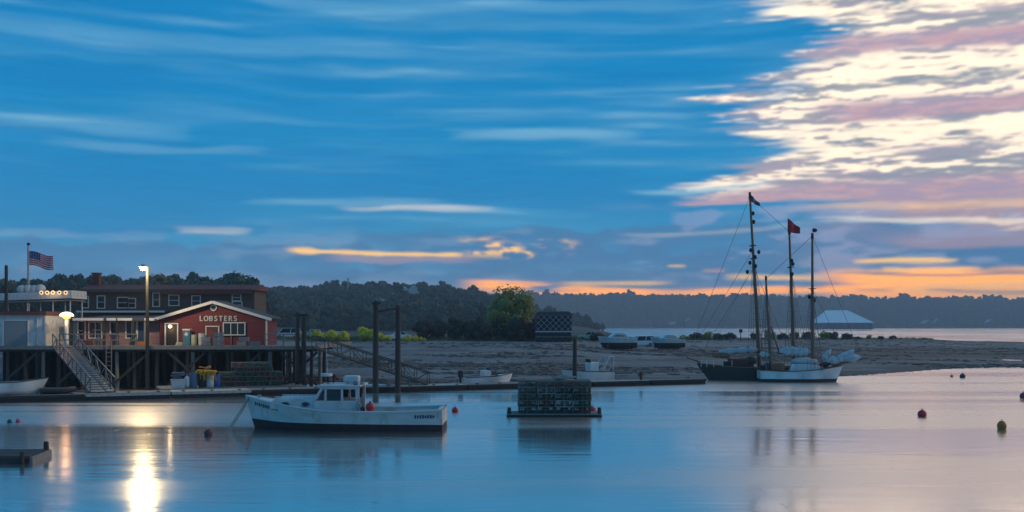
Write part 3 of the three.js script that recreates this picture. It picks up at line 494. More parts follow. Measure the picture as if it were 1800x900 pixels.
// flag on its pole, the plain pole, the amber lamp post
{
  const d = 98, s = F / d, X = px => (px - 900) / s, top = yAt(431, d), t = thing('flagpole', 'tall pole flying a striped red white and blue flag', 'flagpole', [X(50), DECK, -d]);
  part(t, 'pole', bar([0, -0.3, 0], [0, top - DECK, 0], 0.13, 0.1, 10), M.metal); part(t, 'finial', ball(0.16, 0, top - DECK + 0.1, 0, 1, 1, 1, 10), M.pile);
  const flag = (u0, u1, v0, v1, m, off, name, parent) => { const nx = 16, ny = 3, p = [], uv = [], ix = []; for (let j = 0; j <= ny; j++) for (let i = 0; i <= nx; i++) { const u = mixn(u0, u1, i / nx), v = mixn(v0, v1, j / ny); p.push(0.12 + u * 2.35, top - DECK - 0.55 - 1.35 * v - 0.55 * u + 0.08 * Math.sin(u * 7), 0.28 * Math.sin(u * 8 + v) * u + off); uv.push(u, v); } for (let j = 0; j < ny; j++) for (let i = 0; i < nx; i++) { const a = j * (nx + 1) + i; ix.push(a, a + nx + 1, a + 1, a + 1, a + nx + 1, a + nx + 2); } const g = new THREE.BufferGeometry(); g.setAttribute('position', new THREE.Float32BufferAttribute(p, 3)); g.setAttribute('uv', new THREE.Float32BufferAttribute(uv, 2)); g.setIndex(ix); g.computeVertexNormals(); return part(parent, name, g, m); };
  const fr = mat('flag red', [0.5, 0.03, 0.05], 0.9), fb = mat('flag blue', [0.02, 0.035, 0.16], 0.9), cloth = flag(0, 1, 0, 1, M.canvas, 0, 'flag', t);
  for (let i = 0; i < 13; i += 2) flag(0, 1, i / 13, (i + 1) / 13, fr, 0.012, 'stripe', cloth);
  flag(0, 0.42, 0, 7 / 13, fb, 0.024, 'canton', cloth);
  const stars = []; for (let j = 0; j < 5; j++) for (let i = 0; i < 6; i++) { const u = 0.04 + i * 0.066, v = 0.05 + j * 0.1; stars.push(new THREE.CircleGeometry(0.032, 5).translate(0.12 + u * 2.35, top - DECK - 0.55 - 1.35 * v - 0.55 * u + 0.08 * Math.sin(u * 7), 0.28 * Math.sin(u * 8 + v) * u + 0.04)); } part(cloth, 'stars', stars, M.trim);
  const q = thing('wharf_pole', 'plain dark timber pole beside the flagpole', 'pole', [(11 - 900) / F * 92, DECK - 0.2, -92]); part(q, 'shaft', bar([0, -0.1, 0], [0, yAt(464, 92) - DECK, 0], 0.16, 0.14, 9), M.pile); part(q, 'cap', new THREE.ConeGeometry(0.17, 0.16, 9).translate(0, yAt(464, 92) - DECK + 0.07, 0), M.dark);
  const e = 84.6, a = thing('amber_lamp', 'white lamp post with a lit red and amber domed shade beside the white shed', 'lamp', [(117 - 900) / F * e, DECK, -e]), h = yAt(557, e) - DECK;
  part(a, 'post', bar([0, 0, 0], [0, h, 0], 0.17, 0.14, 12), M.trim); const dome = part(a, 'lamp_shade', new THREE.SphereGeometry(0.56, 20, 10, 0, 6.284, 0, Math.PI / 2).scale(1, 0.62, 1).translate(0, h + 0.06, 0), LW); part(dome, 'lamp_glass', ball(0.33, 0, h + 0.02, 0, 1, 0.62, 1), AMBER);
  lampLight((117 - 900) / F * e, DECK + h - 0.45, -e + 0.3, [1, 0.55, 0.25], 1.6, 0.25);
}
// street lamp on a pole rising from the wharf's front piles
{
  const d = 83.3, t = thing('street_lamp', 'lit street lamp on a tall pole in front of the rose building', 'street lamp', [(259 - 900) / F * d, 0, -d]), h = yAt(473, d);
  part(t, 'pole', bar([0, -0.8, 0], [0, h + 0.3, 0], 0.17, 0.11, 10), M.dark); const arm = part(t, 'arm', tube([[0, h - 0.2, 0], [0, h + 0.25, 0.4], [0, h + 0.28, 0.85]], 0.045, 12), M.metal);
  const head = part(t, 'lamp_head', new THREE.SphereGeometry(0.3, 16, 8, 0, 6.284, 0, Math.PI / 2).scale(1, 0.7, 1.2).translate(0, h + 0.12, 0.95), M.metal); part(head, 'lamp_glass', ball(0.23, 0, h + 0.04, 0.95, 1, 0.9, 1), STREET);
  lampLight((259 - 900) / F * d, h + 0.04, -d + 0.95, [1, 0.74, 0.36], 150, 0.22);
}

// gear along the wharf edge
{
  const crate = (label, x, y, z, turn, m, group) => { const t = thing('fish_crate', label, 'crate', [x, y, z], turn, group); part(t, 'crate_base', box(0.8, 0.05, 0.5, 0, 0.025, 0), m); for (const s of [-1, 1]) { for (const k of [0.1, 0.21, 0.32]) part(t, 'slat', box(0.8, 0.085, 0.03, 0, k, s * 0.25), m); for (const k of [0.1, 0.21, 0.32]) part(t, 'slat', box(0.03, 0.085, 0.46, s * 0.385, k, 0), m); } return t; };
  const grey = mat('grey crate plastic', [0.16, 0.17, 0.19], 0.7), org = mat('orange crate plastic', [0.4, 0.13, 0.03], 0.6);
  const c0 = crate('grey slatted fish crate stacked on the wharf edge under the lettered wall', -25.4, DECK + 0.003, -85.2, 0.1, grey, 'grey crates on the wharf edge');
  for (const [x, y, a] of [[-25.4, 0.37, -0.06], [-24.4, 0, 0.2], [-24.4, 0.37, 0.1], [-24.4, 0.74, 0.3], [-22.4, 0, -0.2], [-22.3, 0.37, 0.1], [-21.4, 0, 0.4]]) copyOf(c0, c0.userData.label, [x, DECK + 0.003 + y, -85.2], a);
  crate('orange slatted fish crate beside the street lamp pole', -30.6, DECK + 0.003, -84.8, 0.2, org); 
  const rail = (label, xa, xb, z, n) => { const t = thing('deck_railing', label, 'railing', [xa, DECK, z]); const L = xb - xa; for (let i = 0; i <= n; i++) part(t, 'post', box(0.1, 1.0, 0.1, i * L / n, 0.5, 0), M.deck); for (const y of [0.5, 0.98]) part(t, 'rail', box(L + 0.1, 0.09, 0.05, L / 2, y, 0.08), M.deck); };
  rail('weathered timber railing on the wharf edge before the rose building', -37.2, -30.9, -84.25, 4); rail('short timber railing on the wharf beside the red shed corner', -20.3, -17.3, -84.25, 2);
  const coil = thing('rope_coil', 'grey rope coil lying on the wharf before the red door', 'rope', [-27.6, DECK, -85]), pts = []; for (let i = 0; i <= 60; i++) { const a = i / 60 * 6.28 * 5; pts.push([Math.cos(a) * (0.32 - i * 0.0015), 0.04 + i * 0.004, Math.sin(a) * (0.32 - i * 0.0015)]); } part(coil, 'rope', tube(pts, 0.035, 160, 5), M.rope);
}

// ---------------------------------------------------------------- floats, gangways, gear
// the long floating dock runs from (-46, 65.5) to (17.6, 92.7), seen a little end on
const FA = V(-46, 0, -65.4), FB = V(17.6, 0, -92.7), FDIR = FB.clone().sub(FA).normalize(), FNOR = V(-FDIR.z, 0, FDIR.x).multiplyScalar(-1), FLEN = FA.distanceTo(FB);
const onFloat = (px, back = 0.8, y = 0.46) => { const k = (px - 900) / F, t = (FA.x + k * FA.z) / (-(FDIR.x + k * FDIR.z)); return FA.clone().addScaledVector(FDIR, t).addScaledVector(FNOR, back).setY(y); };
if (FNOR.z > 0) FNOR.multiplyScalar(-1);
const FTURN = Math.atan2(-FDIR.z, FDIR.x);
{
  const t = thing('floating_dock', 'long narrow floating dock with dark sides running past the wharf to the schooner', 'dock', FA, FTURN), n = 12, L = FLEN / n;
  for (let i = 0; i < n; i++) {
    const wide = i < 9 ? 2.5 : 1.7, x = (i + 0.5) * L, s = part(t, 'deck_section', box(L - 0.08, 0.1, wide, x, 0.41, -wide / 2), i % 3 === 1 ? M.pale : M.deck);
    part(s, 'float_block', box(L - 0.14, 0.5, wide - 0.1, x, 0.11, -wide / 2), M.dark); part(s, 'edge_board', box(L - 0.1, 0.17, 0.07, x, 0.35, 0.04), i === 4 || i === 3 ? M.pale : M.dark);
    if (i < 9) for (let k = 0; k < 3; k++) part(s, 'cleat', join([box(0.3, 0.05, 0.06, x - 2 + k * 2, 0.53, -0.2), box(0.1, 0.07, 0.05, x - 2 + k * 2, 0.485, -0.2)]), M.rust);
  }
  const w = thing('work_float', 'wide grey work float behind the dock loaded with barrels and traps', 'float', onFloat(424, 5.2, 0), FTURN);
  for (let i = 0; i < 5; i++) part(w, 'deck_section', box(2.15, 0.12, 4.6, -4.4 + i * 2.2, 0.44, 0), M.deck); part(w, 'float_block', box(10.9, 0.5, 4.4, 0, 0.12, 0), M.dark); part(w, 'edge_board', box(11, 0.18, 0.08, 0, 0.42, 2.36), M.deck);
}
// gangways
function gangway(label, a, b, width, deep, m, name = 'gangway') {
  const t = thing(name, label, 'gangway', a), e = b.clone().sub(a), n = V(-e.z, 0, e.x).normalize().multiplyScalar(width / 2), k = 9;
  part(t, 'walkway', [beam(V(0, 0, 0), e, width - 0.14, 0.06)], m); const cl = []; for (let i = 1; i < 22; i++) cl.push(beam(e.clone().multiplyScalar(i / 22).addScaledVector(n, -0.9).add(V(0, 0.05, 0)), e.clone().multiplyScalar(i / 22).addScaledVector(n, 0.9).add(V(0, 0.05, 0)), 0.05, 0.035)); part(t, 'cleats', cl, m);
  for (const s of [-1, 1]) {
    const o = n.clone().multiplyScalar(s), up = V(0, deep, 0); const r = part(t, 'side_truss', [beam(o, e.clone().add(o), 0.08, 0.14), beam(o.clone().add(up), e.clone().add(o).add(up), 0.07, 0.09)], m);
    for (let i = 0; i <= k; i++) { const p = e.clone().multiplyScalar(i / k).add(o); part(r, 'post', beam(p, p.clone().add(up).add(V(0.001, 0, 0)), 0.06, 0.06), m); if (i < k) part(r, 'diagonal', beam(p.clone().add(i % 2 ? up : V(0, 0, 0)), e.clone().multiplyScalar((i + 1) / k).add(o).add(i % 2 ? V(0, 0, 0) : up), 0.045, 0.045), m); }
  }
  return t;
}
const alu = mat('grey aluminium gangway', [0.11, 0.13, 0.16], 0.5, { metalness: 0.35, map: rep(T.mottle, 1) });
gangway('grey metal gangway sloping from the white shed down to the dock', V((112 - 900) / F * 83.6, DECK, -83.6), onFloat(181, 0.9, 0.52), 1.7, 1.0, alu);
gangway('brown timber gangway sloping from the wharf end to the dock', V((552 - 900) / F * 84, DECK - 0.1, -84), onFloat(762, 1.3, 0.52), 1.5, 0.95, mat('brown gangway timber', [0.12, 0.085, 0.07], 0.9, { map: rep(T.grain, 1) }));
// guide piles
function pile(label, px, d, py, r, extra) { const p = at(px, d), t = thing('guide_pile', label, 'pile', [p.x, 0, p.z]); const h = yAt(py, d); part(t, 'shaft', bar([0, -1.4, 0], [0.03, h, 0], r * 1.08, r * 0.92, 10), M.pile); part(t, 'cap', new THREE.ConeGeometry(r * 0.98, 0.18, 10).translate(0.03, h + 0.08, 0), M.dark); if (extra) extra(t, h); return t; }
pile('tall dark pile with a small lamp bracket beside the dock', 660, 79.5, 531, 0.23, (t, h) => { part(t, 'crosstree', box(0.7, 0.16, 0.2, 0.1, h - 0.1, 0.2), M.pile); part(t, 'lamp_bracket', tube([[0, h, 0], [0.25, h + 0.32, 0], [0.5, h + 0.2, 0]], 0.04, 10), M.metal); part(t, 'lamp_hood', ball(0.16, 0.52, h + 0.16, 0, 1.2, 0.7, 1, 10), M.metal); part(t, 'tie_beam', beam([0.1, h - 0.75, 0.1], [1.75, h - 0.45, -0.6], 0.1, 0.16), M.pile); });
pile('tall dark pile tied by a beam to its neighbour', 699, 80.5, 539, 0.22);
pile('lone leaning pile behind the stacked trap raft', 1010, 89.5, 597, 0.19);
{ const p = onFloat(1136, 0.9), t = thing('mooring_post', 'short rusty mooring post on the narrow end of the dock', 'post', p); part(t, 'shaft', bar([0, 0, 0], [0, 0.75, 0], 0.14, 0.13), M.rust); part(t, 'cross_pin', bar([-0.3, 0.5, 0], [0.3, 0.5, 0], 0.05), M.rust); }

// wire lobster traps: a cage of real wire, a twine head and two runners
function trapParts(t) {
  const L = 0.98, W = 0.56, H = 0.37, r = 0.01, g = [];
  const rods = (n, fn) => { for (let i = 0; i <= n; i++) g.push(...fn(i / n)); };
  const q = (a, b) => bar(a, b, r, r, 3, false);
  rods(7, k => [q([-L / 2 + L * k, 0.03, W / 2], [-L / 2 + L * k, H, W / 2]), q([-L / 2 + L * k, 0.03, -W / 2], [-L / 2 + L * k, H, -W / 2]), q([-L / 2 + L * k, H, -W / 2], [-L / 2 + L * k, H, W / 2])]);
  rods(3, k => [q([-L / 2, 0.03 + (H - 0.03) * k, W / 2], [L / 2, 0.03 + (H - 0.03) * k, W / 2]), q([-L / 2, 0.03 + (H - 0.03) * k, -W / 2], [L / 2, 0.03 + (H - 0.03) * k, -W / 2]), q([-L / 2, 0.03 + (H - 0.03) * k, -W / 2], [-L / 2, 0.03 + (H - 0.03) * k, W / 2]), q([L / 2, 0.03 + (H - 0.03) * k, -W / 2], [L / 2, 0.03 + (H - 0.03) * k, W / 2])]);
  rods(5, k => [q([-L / 2, H, -W / 2 + W * k], [L / 2, H, -W / 2 + W * k]), q([-L / 2, 0.03, -W / 2 + W * k], [-L / 2, H, -W / 2 + W * k]), q([L / 2, 0.03, -W / 2 + W * k], [L / 2, H, -W / 2 + W * k])]);
  const R = 0.026, e = (a, b) => bar(a, b, R, R, 4, false); for (const y of [0.03, H]) { for (const z of [-1, 1]) g.push(e([-L / 2, y, z * W / 2], [L / 2, y, z * W / 2])); for (const x of [-1, 1]) g.push(e([x * L / 2, y, -W / 2], [x * L / 2, y, W / 2])); } for (const x of [-1, 0, 1]) for (const z of [-1, 1]) g.push(e([x * L / 2, 0.03, z * W / 2], [x * L / 2, H, z * W / 2]));
  return { cage: join(g), net: new THREE.CylinderGeometry(0.07, 0.22, 0.4, 8, 3, true).rotateZ(Math.PI / 2).scale(1, 0.7, 1).translate(0.05, 0.19, 0), run: s => box(L, 0.045, 0.06, 0, 0.022, s * (W / 2 - 0.05)), floor: box(L - 0.02, 0.015, W - 0.12, 0, 0.05, 0) };
}
const TP = trapParts(), trapRed = mat('brick coated trap wire', [0.2, 0.1, 0.085], 0.6), trapGrey = mat('grey coated trap wire', [0.26, 0.27, 0.27], 0.6), runA = TP.run(-1), runB = TP.run(1);
function trap(label, p, turn, group, m = M.trapWire) { const t = thing('lobster_trap', label, 'lobster trap', p, turn, group); part(t, 'wire_cage', TP.cage, m); part(t, 'twine_head', TP.net, M.trapNet); part(t, 'runner', runA, M.dark); part(t, 'runner', runB, M.dark); part(t, 'trap_floor', TP.floor, M.dark); return t; }
{
  const d = 60.2, c = at(973, d), raft = thing('trap_raft', 'low timber raft carrying a tall block of stacked lobster traps', 'raft', [c.x, 0, c.z]);
  for (let i = 0; i < 9; i++) part(raft, 'plank', box(5.5, 0.06, 0.24, 0, 0.155, -1.05 + i * 0.26), M.deck); part(raft, 'float_log', bar([-2.75, -0.03, 1.0], [2.75, -0.03, 1.0], 0.15), M.dark); part(raft, 'float_log', bar([-2.75, -0.03, -1.0], [2.75, -0.03, -1.0], 0.15), M.dark);
  for (const x of [-2.6, 2.62]) part(raft, 'bollard', bar([x, 0.1, 0.9], [x, 0.55, 0.9], 0.12, 0.1, 8), M.pile);
  for (let r = 0; r < 3; r++) for (let y = 0; y < 5; y++) for (let i = 0; i < 4; i++) { const end = i === 3 && y === 4 && r === 0; if (i === 0 && y === 4 && r !== 1) continue; { const m = (i + y * 2 + r) % 7 === 3 ? trapRed : (i * 2 + y) % 9 === 5 ? trapGrey : M.trapWire; trap((m === trapRed ? 'brick red' : m === trapGrey ? 'grey' : 'dark green') + ' wire trap in the tall block on the raft', [c.x - 1.55 + i * 1.06 + rr(-0.04, 0.04), 0.19 + y * 0.374, c.z + 0.62 - r * 0.66 + rr(-0.07, 0.07)], rr(-0.08, 0.08), (m === trapRed ? 'brick red ' : m === trapGrey ? 'grey ' : 'green ') + 'traps stacked on the raft', m); } }
}
{ const c = at(973, 60.2), pts = [], t = thing('rope_coil', 'tangled pale rope lying on top of the stacked traps on the raft', 'rope', [c.x + 0.6, 2.06, c.z]); for (let i = 0; i <= 70; i++) { const a = i / 70 * 6.28 * 6; pts.push([Math.cos(a) * (0.5 + 0.25 * Math.sin(i)), 0.04 + i * 0.003 + 0.03 * Math.sin(i * 1.7), Math.sin(a) * 0.4]); } part(t, 'rope', tube(pts, 0.03, 200, 5), M.rope); }
{ // heaped traps, drums, totes and rope on the work float
  const P = (px, back, y = 0.5) => onFloat(px, back, y), g = 'traps heaped on the work float', l = 'dark wire trap in the heap on the work float beside the barrels';
  for (let i = 0; i < 5; i++) for (let y = 0; y < (i < 1 ? 3 : i < 4 ? 5 : 3); y++) for (let r = 0; r < 2; r++) { const m = (i + y + r) % 4 === 1 ? trapRed : M.trapWire; trap(m === trapRed ? 'reddish' + l.slice(4) : l, P(414 + i * 22 + (y % 2) * 4 + rr(-2, 2), 4.3 + r * 0.7, 0.5 + y * 0.374), FTURN + rr(-0.05, 0.05), (m === trapRed ? 'reddish ' : '') + g, m); }
  makeBarrel('blue plastic drum beside the yellow rope heap', P(394, 4.2).x, P(394, 4.2).z, 0.5, 0.95, 0.3, M.blueDrum); makeBarrel('white plastic drum under the edge of the yellow rope heap', P(381, 4.0).x, P(381, 4.0).z, 0.5, 0.95, 0.29, M.gel);
  makeBarrel('black drum under the middle of the yellow rope heap', P(367, 4.1).x, P(367, 4.1).z, 0.5, 0.9, 0.31, M.black); makeBarrel('dull blue drum between the white tote and the rope heap', P(350, 4.0).x, P(350, 4.0).z, 0.5, 1.1, 0.3, mat('dull blue drum', [0.08, 0.13, 0.22], 0.6));
  const heap = thing('rope_heap', 'heap of bright yellow rope piled on top of the drums', 'rope', P(373, 4.1, 1.42)), loops = [];
  for (let i = 0; i < 26; i++) { const pts = [], cx = rr(-0.45, 0.5), cz = rr(-0.15, 0.2), h = Math.max(0.04, 0.62 - Math.abs(cx) * 0.9) * rnd(), r = rr(0.22, 0.42); for (let k = 0; k < 7; k++) { const a = k / 7 * 6.28; pts.push([cx + Math.cos(a) * r * rr(0.8, 1.3), 0.05 + h + rr(-0.04, 0.14), cz + Math.sin(a) * r * 0.8]); } loops.push(tube(pts, 0.035, 36, 5, true)); }
  for (let i = 0; i < 14; i++) { const a = rr(-0.8, 0.85), b = a + rr(-0.15, 0.15); loops.push(tube([[a * 0.6, 0.4, 0.2], [a, 0.3, 0.42], [b, -0.05, 0.46], [b + 0.06, -rr(0.1, 0.4), 0.44]], 0.032, 12, 5)); }
  part(heap, 'rope_coils', loops, M.yellowRope);
  const tote = thing('fish_tote', 'white plastic fish tote piled with grey netting on the work float', 'tote', P(322, 4.1), FTURN); part(tote, 'body', prism([[-0.42, 0], [0.42, 0], [0.5, 0.62], [-0.5, 0.62]], 0.8, 0.02), M.gel); part(tote, 'rim', [box(1.08, 0.06, 0.9, 0, 0.64, 0)], M.gel);
  const net = thing('net_heap', 'heap of grey netting lying in the white tote', 'net', P(322, 4.1, 1.16)), nl = []; for (let i = 0; i < 12; i++) { const pts = []; const cx = rr(-0.2, 0.2), h = rr(0, 0.4); for (let k = 0; k < 6; k++) { const a = k / 6 * 6.28; pts.push([cx + Math.cos(a) * 0.3 * rr(0.7, 1.2), 0.06 + h + rr(0, 0.12), Math.sin(a) * 0.3]); } nl.push(tube(pts, 0.05, 28, 5, true)); } part(net, 'net_folds', nl, mat('grey net', [0.12, 0.13, 0.17], 0.95));
  const pt = thing('propane_bottle', 'small white gas bottle between the tote and the blue drums', 'bottle', P(338, 3.9)); part(pt, 'body', new THREE.CapsuleGeometry(0.2, 0.5, 6, 14).translate(0, 0.46, 0), M.gel); part(pt, 'valve', bar([0, 0.9, 0], [0, 1.06, 0], 0.06), M.metal);
}
// floating dock corner at the front edge of the view
{
  const d = 39.4, c = at(40, d), t = thing('landing_float', 'dark weathered landing float with two short posts at its corner', 'float', [c.x, 0, c.z]);
  for (let i = 0; i < 6; i++) part(t, 'plank', box(5.4, 0.06, 0.38, -2.75 + i * 0.07, 0.24, -2.1 + i * 0.4), M.dark); part(t, 'side_board', box(5.5, 0.26, 0.1, -2.4, 0.11, 0.16), mat('wet brown board', [0.075, 0.045, 0.04], 0.6, { map: rep(T.grain, 1) })); part(t, 'side_board', beam([0.4, 0.12, 0.16], [0.03, 0.12, -2.3], 0.1, 0.26), M.deck);
  part(t, 'bollard', bar([0.12, -0.1, 0.3], [0.12, 0.48, 0.3], 0.09, 0.08), M.pile); part(t, 'bollard', bar([-0.1, 0.1, -2.2], [-0.1, 0.58, -2.2], 0.12, 0.1), M.pile);
}
// mooring buoys
function buoy(label, px, py, r, m, tall = 1, collar) { const d = EYE * F / (py + r * 18 - HORIZON), p = at(px, d), t = thing('mooring_buoy', label, 'buoy', [p.x, 0, p.z]); const R = r; part(t, 'body', ball(R, 0, R * 0.55 * tall, 0, 1, tall, 1, 20), m); part(t, 'neck', bar([0, R * (0.5 + tall) * 0.98 + R * 0.02 * tall, 0], [0, R * (0.62 + tall * 1.02), 0], R * 0.22), collar || m); part(t, 'shackle', new THREE.TorusGeometry(R * 0.18, R * 0.05, 6, 12).translate(0, R * (0.75 + tall * 1.02), 0), M.metal); }
buoy('big bright red ball buoy floating alone on the pink water', 1621, 728, 0.26, M.redBuoy); buoy('olive yellow weedy buoy floating beyond the red ball', 1761, 750, 0.23, M.oliveBuoy, 1.2); buoy('dark blue buoy floating close to the tidal flat', 1692, 659, 0.28, M.blueBuoy); buoy('tiny orange brown buoy beside the dark blue one', 1673, 660, 0.15, M.orangeBuoy);
buoy('dark red buoy floating by the tidal spit away from the others', 1799, 695, 0.26, mat('crimson buoy', [0.36, 0.02, 0.05], 0.5)); buoy('red ball buoy floating off the stern of the lobster boat', 800, 721, 0.21, M.redBuoy); buoy('dark maroon buoy floating ahead of the lobster boat bow', 366, 762, 0.2, mat('maroon buoy', [0.1, 0.02, 0.025], 0.5)); buoy('small dark green buoy beside a pink one off the dock', 17, 741, 0.13, mat('dark green buoy', [0.02, 0.05, 0.05], 0.5)); buoy('small pink red buoy beside a dark green one off the dock', 32, 740, 0.13, mat('pink red buoy', [0.45, 0.07, 0.1], 0.5)); buoy('crimson ball buoy hanging at the end of the trap raft', 1041, 722, 0.28, mat('wet crimson buoy', [0.38, 0.03, 0.06], 0.4));

// ---------------------------------------------------------------- boats: bow towards -x, y = 0 at the waterline
function hullShape(o) {
  const { L, beam: bm, sheer, draft = 0.5, rake = 0.9, um = 0.5, stern = 0.85, entry = 2, wl = 0.6, tr = 0 } = o;
  const plan = u => u < um ? 1 - Math.pow(1 - u / um, entry) : 1 - (1 - stern) * Math.pow((u - um) / (1 - um), 2);
  const point = (u, y, side) => {
    const s = sheer(u), t = clamp((y + draft) / (s + draft)), k = mixn(mixn(wl * 0.55, wl + 0.3, Math.min(1, u * 1.4)), 1, Math.pow(t, 0.75)), keel = Math.pow(clamp(t / 0.18), 0.5);
    return V(-L / 2 + L * u + rake * Math.pow(1 - t, 1.15) * Math.pow(1 - u, 5) - tr * (1 - t) * Math.pow(u, 6), y, side * bm / 2 * plan(u) * k * keel);
  };
  const grid = (nu, nv, fn) => { const p = [], uv = [], ix = []; for (let i = 0; i <= nu; i++) for (let j = 0; j <= nv; j++) { const q = fn(i / nu, j / nv); p.push(q.x, q.y, q.z); uv.push(q.x, q.y + q.z * 0.5); } for (let i = 0; i < nu; i++) for (let j = 0; j < nv; j++) { const a = i * (nv + 1) + j; ix.push(a, a + 1, a + nv + 1, a + 1, a + nv + 2, a + nv + 1); } const g = new THREE.BufferGeometry(); g.setAttribute('position', new THREE.Float32BufferAttribute(p, 3)); g.setAttribute('uv', new THREE.Float32BufferAttribute(uv, 2)); g.setIndex(ix); g.computeVertexNormals(); return g; };
  return {
    point, plan, grid,
    strip: (y0, y1, u0 = 0, u1 = 1) => { const f = (a, u) => typeof a === 'function' ? a(u) : a; const gs = [-1, 1].map(sd => grid(44, 6, (i, j) => { const u = mixn(u0, u1, i * i * 0.35 + i * 0.65); return point(u, mixn(f(y0, u), f(y1, u), j), sd); })); if (u1 === 1) gs.push(grid(1, 6, (i, j) => point(1, mixn(f(y0, 1), f(y1, 1), j), i * 2 - 1))); return join(gs); },
    deck: (u0, u1, drop = 0.03, inset = 0) => grid(24, 4, (i, j) => { const u = mixn(u0, u1, i), q = point(u, sheer(u), 1); return V(q.x, sheer(u) - drop + 0.05 * (1 - Math.pow(j * 2 - 1, 2)), Math.max(0, q.z - inset) * (j * 2 - 1)); }),
    inner: (u0, u1, floor, inset) => join([...[-1, 1].map(sd => grid(20, 1, (i, j) => { const u = mixn(u0, u1, i), q = point(u, sheer(u), sd); return V(q.x, j ? sheer(u) - 0.02 : floor, Math.sign(sd) * Math.max(0, Math.abs(q.z) - inset)); })), grid(20, 1, (i, j) => { const u = mixn(u0, u1, i), q = point(u, sheer(u), 1); return V(q.x, floor, (q.z - inset) * (j * 2 - 1)); })]),
    rail: (u0, u1, r, dy = 0) => join([-1, 1].map(sd => tube(Array.from({ length: 15 }, (_, i) => { const u = mixn(u0, u1, i / 14); return point(u, sheer(u), sd).add(V(0, dy, 0)); }), r, 60, 6))),
  };
}
